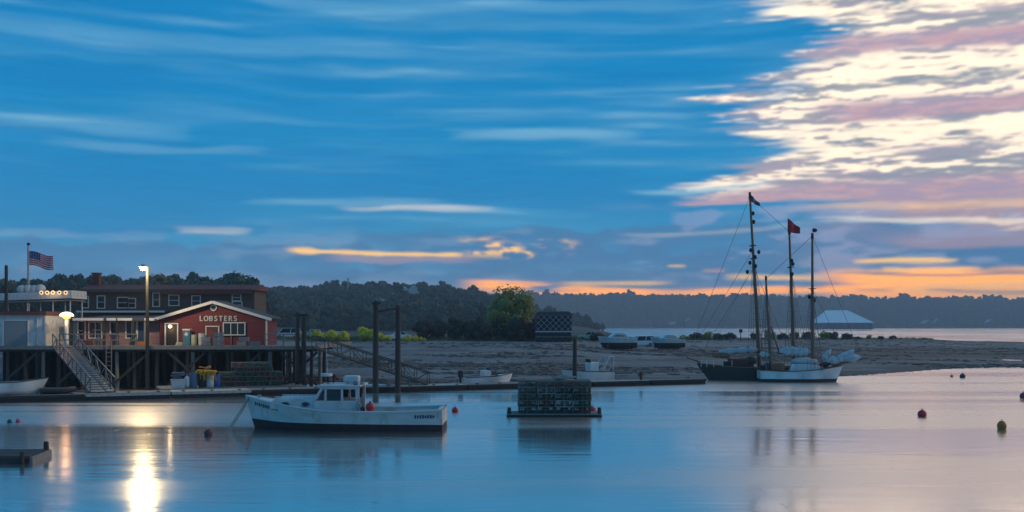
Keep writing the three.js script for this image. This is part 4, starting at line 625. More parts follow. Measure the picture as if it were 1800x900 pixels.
// the white lobster boat
{
  const d = 51.6, s = F / d, c = at(606, d + 1.1).setZ(-d), t = thing('lobster_boat', 'white lobster boat with dark bottom paint lying at a mooring', 'boat', [c.x, 0, c.z - 1.1], -0.02);
  const sheer = u => lerpTable([[0, 1.72], [0.12, 1.48], [0.25, 1.26], [0.4, 1.07], [0.55, 0.97], [0.75, 0.96], [1, 1.06]], u), boot = u => lerpTable([[0, 0.52], [0.2, 0.4], [1, 0.33]], u);
  const h = hullShape({ L: 10.3, beam: 3.3, sheer, draft: 0.7, rake: 0.75, um: 0.5, stern: 0.88, entry: 2.1, wl: 0.62 });
  const hull = part(t, 'hull', h.strip(u => boot(u) + 0.05, sheer), M.tealHull); part(t, 'bottom', h.strip(-0.6, boot), M.boot, 'dark red brown bottom paint'); part(hull, 'waterline_stripe', h.strip(boot, u => boot(u) + 0.05), M.cabinPaint);
  part(hull, 'rub_rail', h.rail(0.005, 1, 0.045, -0.03), M.cabinPaint); part(t, 'deck', h.deck(0, 0.5, 0.04), M.cabinPaint); part(t, 'wash_rail', [h.rail(0.5, 1, 0.05, 0.02)], M.cabinPaint); part(t, 'cockpit', h.inner(0.5, 0.985, 0.35, 0.18), M.cabinPaint);
  part(t, 'side_deck', [-1, 1].map(sd => h.grid(20, 1, (i, j) => { const u = mixn(0.5, 1, i), q = h.point(u, sheer(u), sd); return V(q.x, sheer(u) - 0.01, q.z - sd * 0.2 * j); })), M.cabinPaint); part(t, 'transom_cap', box(0.2, 0.06, 2.8, 4.97, 1.04, 0), M.cabinPaint);
  // registration and name: small dark blue strokes, unreadable in the photograph as well
  const onSide = (u, y, w, hh) => { const q = h.point(u, y, 1), q2 = h.point(u + 0.01, y, 1), a = Math.atan2(q2.z - q.z, q2.x - q.x); return box(w, hh, 0.012, q.x, q.y, q.z + 0.012, -a); };
  const strokes = []; for (let i = 0; i < 11; i++) strokes.push(onSide(0.055 + i * 0.0125, sheer(0.055 + i * 0.0125) - 0.3, 0.085, [0.2, 0.16, 0.2, 0.12][i % 4])); part(hull, 'bow_marking', strokes, M.navy);
  const st = []; for (let i = 0; i < 8; i++) st.push(onSide(0.87 + i * 0.0125, 0.74, 0.09, [0.17, 0.13, 0.17][i % 3])); part(hull, 'stern_marking', st, M.navy);
  const X = px => (px - 609) / s, Y = py => yAt(py, d);
  // trunk cabin
  const tc = part(t, 'trunk_cabin', prism([[X(484), 1.12], [X(486), 1.48], [X(494), 1.66], [X(566), 1.66], [X(566), 0.95]], 2.0, 0.06), M.cabinPaint);
  for (const px of [510, 546]) { const p = part(tc, 'porthole', new THREE.TorusGeometry(0.17, 0.035, 8, 20).scale(1.25, 0.8, 1).translate(X(px), 1.36, 1.0), M.metal); part(p, 'pane', new THREE.CylinderGeometry(0.165, 0.165, 0.02, 20).rotateX(Math.PI / 2).scale(1.25, 0.8, 1).translate(X(px), 1.36, 1.0), M.glass); }
  for (const z of [0.8, -0.8]) { const rails = []; rails.push(bar([X(490), 1.78, z], [X(562), 1.78, z], 0.025)); for (let i = 0; i < 9; i++) rails.push(bar([X(491 + i * 8.6), 1.63, z], [X(491 + i * 8.6), 1.78, z], 0.03)); part(tc, 'hand_rail', rails, M.cabinPaint); }  part(tc, 'hatch', rbox(0.6, 0.1, 0.6, 0.03, X(515), 1.7, 0), M.cabinPaint);
  // wheelhouse: sides with openings built from posts and panels
  const [wh] = [1.08, -1.08].map(z => part(t, 'wheelhouse_side', join([box(X(640) - X(562), 0.72, 0.06, X(601), 1.22, z), box(X(640) - X(574), 0.16, 0.06, X(607), 2.34, z), ...[[582, 0.09], [611, 0.1], [637, 0.12]].map(([px, w]) => box(w, 0.74, 0.066, X(px), 1.93, z)), beam([X(561), 1.56, z], [X(577), 2.4, z], 0.07, 0.1)]), M.cabinPaint));
  part(wh, 'aft_post', [box(0.1, 1.6, 0.1, X(639), 1.62, 0.98), box(0.1, 1.6, 0.1, X(639), 1.62, -0.98)], M.cabinPaint);
  for (const z of [1.08, -1.08]) { part(wh, 'window', box(X(608) - X(584), 0.68, 0.02, X(596.5), 1.93, z), M.glass); part(wh, 'window', prism([[X(567), 1.6], [X(579.5), 1.6], [X(579.5), 2.24]], 0.02).translate(0, 0, z), M.glass); }
  { const a = [X(566), 1.66], b = [X(578), 2.36], k = Math.atan2(b[1] - a[1], b[0] - a[0]), len = Math.hypot(b[0] - a[0], b[1] - a[1]); for (const z of [-0.68, 0, 0.68]) part(wh, 'windscreen', box(len - 0.1, 0.02, 0.58, (a[0] + b[0]) / 2, (a[1] + b[1]) / 2, z, 0, 0, k), M.glass); part(wh, 'windscreen_frame', [-1.0, -0.34, 0.34, 1.0].map(z => box(len, 0.07, 0.07, (a[0] + b[0]) / 2, (a[1] + b[1]) / 2, z, 0, 0, k)), M.cabinPaint); }
  part(wh, 'opening_curtain', box(X(634) - X(614), 0.62, 0.02, X(624), 1.92, -1.0), M.navy);
  const rf = part(t, 'cabin_roof', [rbox(X(645) - X(570), 0.1, 2.5, 0.04, X(607), 2.46, 0)], M.cabinPaint); part(rf, 'roof_rail', [bar([X(578), 2.62, 1.1], [X(640), 2.62, 1.1], 0.02), ...[580, 592, 604, 616, 628].map(p => bar([X(p), 2.5, 1.1], [X(p), 2.62, 1.1], 0.02))], M.cabinPaint);
  const raft = part(rf, 'life_raft', [rbox(0.82, 0.42, 0.62, 0.12, X(622), 2.8, 0)], M.cabinPaint); part(raft, 'cradle', [box(0.06, 0.12, 0.7, X(615), 2.55, 0), box(0.06, 0.12, 0.7, X(630), 2.55, 0)], M.metal);
  const rad = part(rf, 'radar_mast', [bar([X(580), 2.5, 0.1], [X(579), 2.95, 0.1], 0.09, 0.06), bar([X(586), 2.5, -0.3], [X(588), 2.95, -0.3], 0.05), ball(0.13, X(586), 2.98, -0.1, 1.5, 0.8, 1, 10)], M.dark); part(rad, 'radome', new THREE.CylinderGeometry(0.3, 0.3, 0.17, 20).translate(X(577), 3.05, 0.1), M.cabinPaint);
  part(rf, 'whip_aerial', bar([X(572), 2.5, -1], [X(568), 5.0, -1], 0.014, 0.006, 5), M.trim); part(rf, 'deck_light', [rbox(0.2, 0.16, 0.3, 0.03, X(645), 2.58, 0.7), bar([X(641), 2.5, 0.7], [X(644), 2.6, 0.7], 0.03)], M.metal); part(rf, 'horn', ball(0.12, X(634), 2.6, 0.9, 1.2, 1, 1, 10), M.navy);
  part(t, 'hauler', [bar([X(641), 1.0, 1.2], [X(641), 1.75, 1.2], 0.04), new THREE.CylinderGeometry(0.17, 0.17, 0.08, 16).rotateX(Math.PI / 2).translate(X(641), 1.3, 1.28)], M.metal); part(t, 'bow_bitt', [bar([X(455), 1.4, 0], [X(455), 1.75, 0], 0.06), bar([X(451), 1.68, 0], [X(459), 1.68, 0], 0.03)], M.metal);
  for (const o of t.children) if (['trunk_cabin', 'wheelhouse_side', 'cabin_roof', 'hauler'].includes(o.name)) { o.scale.y = 0.86; o.position.y = 0.14; }
  const bl = thing('deck_fender', 'red ball fender sitting on the lobster boat washboard', 'fender', [c.x + X(661), 0.97, c.z - 1.1 + 1.32]); part(bl, 'body', ball(0.23, 0, 0.23, 0), M.redBuoy); part(bl, 'neck', bar([0, 0.44, 0], [0, 0.54, 0], 0.05), M.navy);
  const bs = thing('deck_fender', 'small black fender beside the red one on the lobster boat', 'fender', [c.x + X(648), 0.97, c.z - 1.1 + 1.35]); part(bs, 'body', ball(0.13, 0, 0.13, 0), M.black); part(bs, 'neck', bar([0, 0.25, 0], [0, 0.31, 0], 0.03), M.black);
  const ln = thing('mooring_line', 'grey mooring line slanting from the lobster boat bow into the water', 'rope', [c.x, 0, c.z - 1.1]); part(ln, 'rope', [tube([[X(437), 1.62, 0], [X(425), 0.95, 0.35], [X(412), 0.25, 0.7], [X(405), -0.25, 0.85]], 0.04, 20), tube([[X(437), 1.6, -0.05], [X(428), 0.95, 0.25], [X(415), 0.25, 0.6], [X(408), -0.25, 0.75]], 0.03, 20)], M.rope);
}
// a furled sail or folded canvas along a line
function furled(a, b, r, seed, lumps = 12) { const n = 40, g = new THREE.CylinderGeometry(1, 1, 1, 10, n, false), p = g.attributes.position, e = V(...b).sub(V(...a)), up = V(0, 1, 0), s = e.clone().normalize().cross(up).normalize(), nn = s.clone().cross(e.clone().normalize()); for (let i = 0; i < p.count; i++) { const k = p.getY(i) + 0.5, w = r * (0.55 + 0.75 * vnoise(k * lumps + seed, seed * 3.1)) * Math.min(1, 0.35 + 4 * Math.min(k, 1 - k)), q = V(...a).addScaledVector(e, k).addScaledVector(s, p.getX(i) * w * 0.8).addScaledVector(nn, p.getZ(i) * w * (1 + 0.4 * vnoise(k * 15, seed + p.getX(i) * 2))); p.setXYZ(i, q.x, q.y, q.z); } g.computeVertexNormals(); return g; }
const rig = (a, b, r = 0.018) => bar(a, b, r, r, 4, false);
function mastParts(t, name, x, y0, h, lean, r, o = {}) {
  const top = [x + lean, h, 0], m = part(t, name, bar([x, y0, 0], top, r, r * 0.55, 10), M.spar), at_ = k => [x + lean * (k - y0) / (h - y0), k, 0];
  part(m, 'masthead', bar(at_(h * 0.97), [top[0], h + 0.12, 0], r * 0.8, r * 0.6, 8), M.dark);
  for (const k of o.trees || []) part(m, 'crosstree', [box(0.1, 0.07, 1.5, at_(k)[0], k, 0), box(0.7, 0.06, 0.1, at_(k)[0], k + 0.03, 0)], M.dark);
  const sh = []; for (const z of [-1.35, 1.35]) { for (const dx of [-0.6, -0.25, 0.1, 0.45, 0.8]) sh.push(rig([x + dx, y0 + 0.2, z], at_(o.shroud || h * 0.8), 0.018)); const T_ = o.shroud || h * 0.8; for (let k = 0.06; k < 0.8; k += 0.05) { const yy = mixn(y0 + 0.2, T_, k), q = at_(T_)[0], w = 1 - k; sh.push(rig([mixn(x - 0.6, q, k), yy, z * w], [mixn(x + 0.8, q, k), yy, z * w], 0.011)); } } sh.push(rig([x + 0.15, y0 + 0.3, 0.2], at_(h * 0.98), 0.014), rig([x - 0.2, y0 + 0.3, -0.2], at_(h * 0.93), 0.014)); part(m, 'shrouds', sh, M.wire);
  for (const [k, sx, sz] of o.blocks || []) part(m, 'block', ball(0.17, at_(k)[0] + sx, k, sz, 1, 1.25, 0.6, 8), M.dark);
  return at_;
}
// dark schooner behind, white ketch alongside
{
  const d = 99.5, s = F / d, c = at(1318, d), X = px => (px - 1318) / s, Y = py => yAt(py, d), t = thing('schooner', 'black hulled two masted schooner rafted behind the white ketch', 'sailboat', [c.x, 0, c.z], 0.03);
  const L = X(1420) - X(1224), sheer = u => lerpTable([[0, 1.62], [0.3, 1.3], [0.6, 1.15], [1, 1.3]], u), h = hullShape({ L, beam: 3, sheer, draft: 0.8, rake: 1.9, um: 0.5, stern: 0.7, entry: 1.9, wl: 0.6 }), ox = (X(1420) + X(1224)) / 2;
  const sub = (name, g, m, p = t) => part(p, name, g.translate(ox, 0, 0), m);
  const hull = sub('hull', h.strip(-0.6, sheer), M.darkHull); sub('rail', h.rail(0.01, 1, 0.05, 0.02), M.spar, hull); sub('deck', h.deck(0.01, 0.99, 0.12, 0.1), M.deck);
  part(t, 'bowsprit', bar([X(1232), 1.72, 0], [X(1206), 2.2, 0], 0.1, 0.06), M.spar);
  for (const px of [1228, 1238, 1250, 1266, 1282]) part(t, 'stanchion', bar([X(px), 1.3, 1.0], [X(px), 1.95, 1.0], 0.03), M.trim);
  part(t, 'deck_box', [rbox(0.7, 0.45, 0.8, 0.05, X(1277), 1.6, 0.4)], M.dark); part(t, 'deck_house', rbox(2.2, 0.75, 1.6, 0.08, X(1302), 1.7, 0), M.brownRoof); part(t, 'spray_hood', new THREE.SphereGeometry(0.75, 14, 8, 0, 6.3, 0, 1.57).scale(1, 0.9, 1).translate(X(1318), 1.6, 0.2), M.dark);
  const a = mastParts(t, 'foremast', X(1336), 1.0, Y(340), X(1318) - X(1336), 0.19, { trees: [Y(455), Y(432)], shroud: Y(440), blocks: [[Y(440), -0.25, 0.1], [Y(462), -0.4, 0.1], [Y(443), 0.55, 0], [Y(452), 0.1, 0.2], [Y(375), 0.2, 0], [Y(390), 0.22, 0], [Y(478), -0.7, 0.1], [Y(468), 0.1, 0.2]] });
  const b = mastParts(t, 'mainmast', X(1397), 1.0, Y(404), X(1388) - X(1397), 0.18, { trees: [Y(470)], shroud: Y(470), blocks: [[Y(458), 0.1, 0.1], [Y(464), 0.2, 0.1], [Y(482), 0.05, 0.2]] });
  part(t, 'fore_boom', bar([X(1334), 2.7, 0.1], [X(1246), 2.55, 0.2], 0.07), M.spar); part(t, 'furled_sail', furled([X(1332), 2.95, 0.1], [X(1262), 2.75, 0.2], 0.26, 3), M.canvas); part(t, 'sail_cover', furled([X(1282), 2.35, 0.3], [X(1250), 2.4, 0.3], 0.2, 8), M.tan, 'rust coloured sail cover');
  part(t, 'main_boom', bar([X(1398), 2.7, 0.1], [X(1425), 2.6, 0.1], 0.07), M.spar); part(t, 'stays', [rig([X(1207), 2.2, 0], a(Y(440))), rig([X(1207), 2.2, 0], a(Y(345))), rig([X(1225), 1.9, 0], a(Y(470))), rig(a(Y(345)), b(Y(408))), rig(a(Y(470)), [X(1392), 2, 0]), rig(b(Y(470)), [X(1425), 1.5, 0]), rig([X(1246), 2.6, 0.2], a(Y(460)), 0.01), rig(a(Y(440)), [X(1352), 2, 0.6]), rig(a(Y(440)), [X(1310), 2, 0.8])], M.wire);
  // pennants
  const wave = (x, y, w, hh, k) => { const n = 10, g = new THREE.PlaneGeometry(w, hh, n, 3), p = g.attributes.position; for (let i = 0; i < p.count; i++) { const u = p.getX(i) / w + 0.5; p.setXYZ(i, x + u * w, y + p.getY(i) * (1 - 0.55 * u) - u * k, 0.14 * Math.sin(u * 7)); } g.computeVertexNormals(); return g; };
  part(t, 'pennant', wave(a(Y(346))[0], Y(348), 0.95, 0.7, 0.65), M.navy, 'dark blue pennant on the foremast'); const fl = part(t, 'red_flag', wave(b(Y(398))[0] - 0.15, Y(397) + 0.05, 1.2, 1.35, 0.5), mat('red bunting', [0.4, 0.025, 0.035], 0.9), 'red flag at the mainmast head'); part(fl, 'flag_staff', bar(b(Y(405)), [b(Y(384))[0], Y(384), 0], 0.035), M.dark);
  const tyre = (px, y, l) => { const f = thing('tyre_fender', l, 'tyre', [c.x + X(px), y, c.z + 2.6]); part(f, 'tyre', new THREE.TorusGeometry(0.42, 0.17, 10, 22).rotateY(0.5), M.black); part(f, 'lanyard', bar([0, 0.5, 0], [0, 0.95, -0.3], 0.03), M.tan); };
  tyre(1336, 1.0, 'black tyre fender hanging between the schooner and the ketch');
}
{
  const d = 96.4, s = F / d, c = at(1407, d), X = px => (px - 1407) / s, Y = py => yAt(py, d), t = thing('ketch', 'white hulled two masted ketch with white furled jibs on its bowsprit', 'sailboat', [c.x, 0, c.z], Math.PI - 0.06);
  // bow points along +x of the picture, so the boat is turned round: local x runs the other way
  const R = px => -X(px), L = X(1480) - X(1335), sheer = u => lerpTable([[0, 1.5], [0.3, 1.15], [0.65, 0.98], [1, 1.08]], u), h = hullShape({ L, beam: 2.6, sheer, draft: 0.7, rake: 0.9, um: 0.52, stern: 0.72, entry: 1.9, wl: 0.6 });
  const hull = part(t, 'hull', h.strip(0.3, sheer), M.gel); part(t, 'bottom', h.strip(-0.6, 0.3), M.boot); part(hull, 'rail', h.rail(0.01, 1, 0.045, 0.02), M.spar); part(t, 'deck', h.deck(0.01, 0.99, 0.1, 0.08), M.deck);
  part(t, 'coach_roof', prism([[R(1438), 0.9], [R(1436), 1.45], [R(1424), 1.62], [R(1396), 1.62], [R(1390), 0.9]].reverse(), 1.5, 0.06), M.gel); part(t, 'dinghy', new THREE.SphereGeometry(1, 18, 10).scale(1.25, 0.36, 0.6).translate(R(1414), 1.92, 0.1), M.gelWorn); part(t, 'cockpit_tent', rbox(1.3, 0.75, 1.3, 0.2, R(1366), 1.4, 0), M.tan, 'rusty canvas over the cockpit');
  part(t, 'deck_bundle', [rbox(0.6, 0.6, 0.8, 0.15, R(1352), 1.45, 0.1), rbox(0.5, 0.5, 0.6, 0.12, R(1342), 1.35, -0.3)], M.dark); part(t, 'anchor_gear', [ball(0.3, R(1448), 1.6, 0, 1.6, 0.8, 1, 10), ball(0.25, R(1458), 1.75, 0.2, 1.8, 0.7, 1, 10)], M.dark);
  part(t, 'bowsprit', bar([R(1462), 1.5, 0], [R(1514), 2.15, 0], 0.11, 0.07), M.spar);
  for (const [a, b, r, k] of [[[R(1452), 1.95, 0], [R(1512), 2.35, 0], 0.27, 2], [[R(1468), 2.0, 0], [R(1500), 3.0, 0], 0.24, 5], [[R(1446), 2.1, 0], [R(1460), 3.1, 0], 0.2, 9], [[R(1480), 1.9, 0.15], [R(1510), 2.2, 0.15], 0.25, 13]]) part(t, 'furled_jib', furled(a, b, r, k, 6), M.canvas);
  const a = mastParts(t, 'mainmast', R(1428), 1.0, Y(412), R(1428) - R(1428) + 0.02, 0.18, { trees: [Y(524), Y(508)], shroud: Y(508), blocks: [[Y(522), 0.25, 0.15], [Y(528), -0.2, 0.15], [Y(405), -0.15, 0]] });
  const b = mastParts(t, 'mizzenmast', R(1356), 1.0, Y(487), R(1347) - R(1356), 0.15, { trees: [], shroud: Y(505) });
  part(t, 'boom', bar([R(1426), 2.55, 0], [R(1366), 2.7, 0], 0.08), M.spar); part(t, 'furled_main', furled([R(1425), 2.8, 0], [R(1370), 2.9, 0], 0.34, 6), M.canvas); part(t, 'mizzen_boom', bar([R(1356), 2.3, 0], [R(1330), 2.5, 0], 0.06), M.spar); part(t, 'furled_mizzen', furled([R(1356), 2.5, 0], [R(1336), 2.6, 0], 0.2, 21), M.canvas); part(t, 'gaff', bar([R(1372), 2.6, 0.2], [R(1356), 5.2, 0.1], 0.09), M.spar);
  part(t, 'stays', [rig([R(1514), 2.15, 0], a(Y(415))), rig([R(1490), 1.9, 0], a(Y(508))), rig(a(Y(415)), b(Y(490))), rig(b(Y(490)), [R(1336), 1.2, 0]), rig(a(Y(508)), [R(1405), 1.6, 0.9]), rig(a(Y(508)), [R(1450), 1.4, 0.9])], M.wire);
  for (const px of [1345, 1372, 1398, 1440]) part(t, 'stanchion', bar([R(px), 0.95, -1.05], [R(px), 1.6, -1.05], 0.02), M.metal); part(t, 'anchor_ball', ball(0.17, R(1433), Y(405), 0, 1, 1, 1, 10), M.dark);
}
// small boats behind the dock
function runabout(name, label, p, turn, L, extra, group, up = 0) {
  const t = thing(name, label, 'boat', p, turn, group), sheer = u => up + lerpTable([[0, 0.85], [0.4, 0.62], [1, 0.55]], u), h = hullShape({ L, beam: 1.9, sheer, draft: 0.4, rake: 0.7, um: 0.5, stern: 0.9, entry: 2 });
  part(t, 'hull', h.strip(-0.3, sheer), M.gel); part(t, 'deck', h.deck(0.01, 0.3, 0.04), M.gel); part(t, 'cockpit', h.inner(0.3, 0.98, 0.2, 0.12), M.gel); part(t, 'rub_rail', h.rail(0.01, 1, 0.035), M.black); if (extra) extra(t, L); return t;
}
const outboard = (t, x) => { const m = part(t, 'outboard', [rbox(0.42, 0.6, 0.34, 0.1, x, 1.15, 0)], M.black); part(m, 'leg', [box(0.16, 1.0, 0.12, x + 0.02, 0.42, 0)], M.black); };
{
  const p = onFloat(888, 3.9, 0); runabout('runabout', 'white open runabout with a small console behind the dock', p, Math.PI + FTURN, 4.7, (t, L) => { part(t, 'console', rbox(0.7, 0.85, 0.9, 0.08, 0.2, 1.0, 0), M.gel); part(t, 'windscreen', box(0.04, 0.3, 0.8, -0.1, 1.5, 0, 0, 0, -0.3), M.glass); part(t, 'bow_rail', tube([[-1.7, 1.1, 0.4], [-1.9, 1.6, 0.2], [-2.1, 1.65, 0], [-1.9, 1.6, -0.2], [-1.7, 1.1, -0.4]], 0.03, 14), M.black); outboard(t, L / 2 + 0.15); }, undefined, 0.32);
  const q = onFloat(1062, 3.4, 0); runabout('workboat', 'white outboard workboat with a tall tubular trap frame behind the dock', q, FTURN, 4.9, (t, L) => {
    part(t, 'console', rbox(0.9, 1.2, 1, 0.1, 0.6, 1.4, 0), M.gel); part(t, 'windscreen', box(0.04, 0.4, 0.9, 0.2, 2.1, 0, 0, 0, 0.3), M.glass); outboard(t, L / 2 + 0.15);
    const fr = part(t, 'trap_frame', [-0.75, 0.75].flatMap(z => [bar([0.9, 0.6, z], [2.0, 2.5, z], 0.06), bar([2.0, 2.5, z], [2.45, 2.45, z], 0.06), bar([2.3, 0.5, z], [2.4, 2.45, z], 0.06), bar([1.3, 0.6, z], [2.2, 1.7, z], 0.045), bar([1.1, 1.4, z], [2.3, 1.1, z], 0.045)]).concat([bar([2.0, 2.5, -0.75], [2.0, 2.5, 0.75], 0.06), bar([2.45, 2.45, -0.75], [2.45, 2.45, 0.75], 0.06)]), M.gelWorn); part(fr, 'wire_panel', [...Array.from({ length: 10 }, (_, i) => bar([1.0 + i * 0.11, 0.75 + i * 0.17, 0.76], [2.35, 0.75 + i * 0.17, 0.76], 0.018, 0.018, 4)), ...Array.from({ length: 8 }, (_, i) => bar([1.2 + i * 0.16, 0.7, 0.76], [1.2 + i * 0.16, 0.95 + i * 0.2, 0.76], 0.018, 0.018, 4))], M.metal);
  }, undefined, 0.6);
  const sk = runabout('skiff', 'white skiff lying on the dock below the white shed', onFloat(20, 1.2, 0.76), Math.PI + FTURN, 4.6, (t) => { part(t, 'thwart', box(0.3, 0.05, 1.5, 0.2, 0.45, 0), M.spar); part(t, 'thwart', box(0.3, 0.05, 1.5, 1.3, 0.45, 0), M.spar); });
  const dn = thing('rubber_dinghy', 'small black inflatable dinghy on the dock beside the white skiff', 'dinghy', onFloat(98, 1.2, 0.47), FTURN); part(dn, 'tube', tube([[-1, 0.22, 0.45], [0.7, 0.22, 0.45], [1.15, 0.3, 0], [0.7, 0.22, -0.45], [-1, 0.22, -0.45]], 0.2, 50, 10), M.black); part(dn, 'dinghy_floor', box(1.8, 0.04, 0.8, -0.1, 0.1, 0), M.dark); part(dn, 'transom_board', box(0.06, 0.4, 0.8, -0.95, 0.25, 0), M.deck);
}

// ---------------------------------------------------------------- cars, boats ashore, houses, pavilion
function car(label, px, d, turn, rgb, kind, group) {
  const p = onGround(px, d), t = thing('parked_car', label, 'car', p, turn, group), paint = mat('car paint ' + label.split(' ')[0], rgb, 0.3, { clearcoat: 0.7, clearcoatRoughness: 0.1 }), w = 1.75;
  const lower = [[-2.2, 0.35], [-2.25, 0.62], [-2.1, 0.82], [-1.1, 0.95], [1.6, 0.98], [2.15, 0.9], [2.25, 0.6], [2.2, 0.35], [1.75, 0.33], [1.62, 0.58], [1.35, 0.68], [1.08, 0.58], [0.95, 0.33], [-0.95, 0.33], [-1.08, 0.58], [-1.35, 0.68], [-1.62, 0.58], [-1.75, 0.33]];
  part(t, 'body', prism(lower, w, 0.05), paint);
  const cab = kind === 'pickup' ? [[-0.9, 0.94], [-0.35, 1.52], [0.65, 1.55], [0.8, 0.95]] : kind === 'van' ? [[-1.5, 0.94], [-0.85, 1.75], [1.95, 1.78], [2.1, 0.95]] : [[-1.05, 0.93], [-0.4, 1.42], [0.85, 1.46], [1.75, 0.96]];
  part(t, 'windows', prism(cab, w - 0.16, 0.03), M.glass); const c1 = cab[1], c2 = cab[2];
  const rf = part(t, 'roof', rbox(c2[0] - c1[0] + 0.24, 0.09, w - 0.2, 0.04, (c1[0] + c2[0]) / 2, c1[1] + 0.03, 0), paint);
  part(rf, 'pillar', [-1, 1].flatMap(z => [[cab[0], c1], [cab[3], c2], [[(cab[0][0] + cab[3][0]) / 2 + 0.1, 0.95], [(c1[0] + c2[0]) / 2 + 0.1, c1[1]]]].map(([a, b]) => beam([a[0], a[1], z * (w / 2 - 0.07)], [b[0], b[1], z * (w / 2 - 0.09)], 0.08, 0.09))), paint);
  for (const x of [-1.35, 1.35]) for (const z of [-0.78, 0.78]) { const wh = part(t, 'wheel', new THREE.TorusGeometry(0.235, 0.095, 8, 18).translate(x, 0.33, z), M.black); part(wh, 'rim', new THREE.CylinderGeometry(0.2, 0.2, 0.12, 14).rotateX(Math.PI / 2).translate(x, 0.33, z), M.metal); }
  for (const z of [-0.62, 0.62]) { part(t, 'headlight', rbox(0.1, 0.14, 0.3, 0.03, -2.2, 0.7, z), M.trim); part(t, 'tail_light', rbox(0.1, 0.2, 0.22, 0.03, 2.2, 0.76, z), M.redBuoy); }
  if (kind === 'pickup') part(t, 'cargo_bed', [box(1.3, 0.05, 1.5, 1.45, 1.0, 0), box(1.35, 0.2, 0.06, 1.45, 1.08, 0.8), box(1.35, 0.2, 0.06, 1.45, 1.08, -0.8)], paint);
  return t;
}
car('white van with its nose toward the red shed in the parking lot', 506, 174, 0.15, [0.7, 0.7, 0.7], 'van'); car('cream pickup behind the thick hoist post in the parking lot', 553, 179, Math.PI / 2 + 0.4, [0.5, 0.46, 0.36], 'pickup'); car('silver blue hatchback behind the yellow bushes in the parking lot', 589, 177, 2.9, [0.55, 0.62, 0.7], 'sedan'); car('white car between the twin tall piles and the hedge', 700, 178.5, 0.2, [0.7, 0.71, 0.72], 'sedan');
car('dull cream car half hidden by a dark bush on the bank', 1037, 189, -0.2, [0.55, 0.54, 0.46], 'sedan');
function beached(label, px, d, turn, L, k) {
  const t = thing('beached_boat', label, 'boat', onGround(px, d, 0.75), turn), sheer = u => lerpTable([[0, 1.75], [0.5, 1.3], [1, 1.2]], u), h = hullShape({ L, beam: 2.5, sheer, draft: 0.6, rake: 0.9, um: 0.5, stern: 0.88 });
  part(t, 'hull', h.strip(0.5, sheer), M.gel); part(t, 'bottom', h.strip(-0.58, 0.5), M.darkHull); part(t, 'deck', h.deck(0.01, 0.5, 0.03), M.gel); part(t, 'cockpit', h.inner(0.5, 0.98, 0.5, 0.12), M.gel); part(t, 'rail', h.rail(0.01, 1, 0.06, 0.03), M.gel);
  const cb = part(t, 'cabin', prism([[-1.5, 1.2], [-0.8, 2.3 + k], [-0.3, 2.75 + k], [1.0, 2.75 + k], [1.5, 2.3 + k], [1.6, 1.2]], 1.9, 0.12), M.gel); for (const z of [-0.97, 0.97]) part(cb, 'window', prism([[-0.75, 1.75], [-0.4, 2.35 + k], [0.9, 2.35 + k], [1.05, 1.75]], 0.04).translate(0, 0, z), M.glass);
  for (const [x, z] of [[-1.6, -0.7], [-1.6, 0.7], [1.8, -0.8], [1.8, 0.8]]) part(t, 'jack_stand', beam([x, -0.8, z * 1.7], [x, 0.1, z], 0.12, 0.12), M.rust); part(t, 'keel', box(L * 0.7, 0.5, 0.14, 0.4, -0.6, 0), M.darkHull); return t;
}
beached('white cabin boat with a dark bottom hauled out on the flat', 1084, 163, 0.12, 6.2, -0.4).scale.y = 0.8; beached('lower white cabin boat hauled out beside the spit scrub', 1172, 172, 0.2, 5.8, -0.5).scale.y = 0.75;
car('silver white van parked on the bank between the two hauled out boats', 1128, 181, 0.15, [0.66, 0.7, 0.73], 'van'); car('pale blue car parked on the bank beyond the smaller hauled out boat', 1152, 186, 2.9, [0.5, 0.6, 0.68], 'sedan');
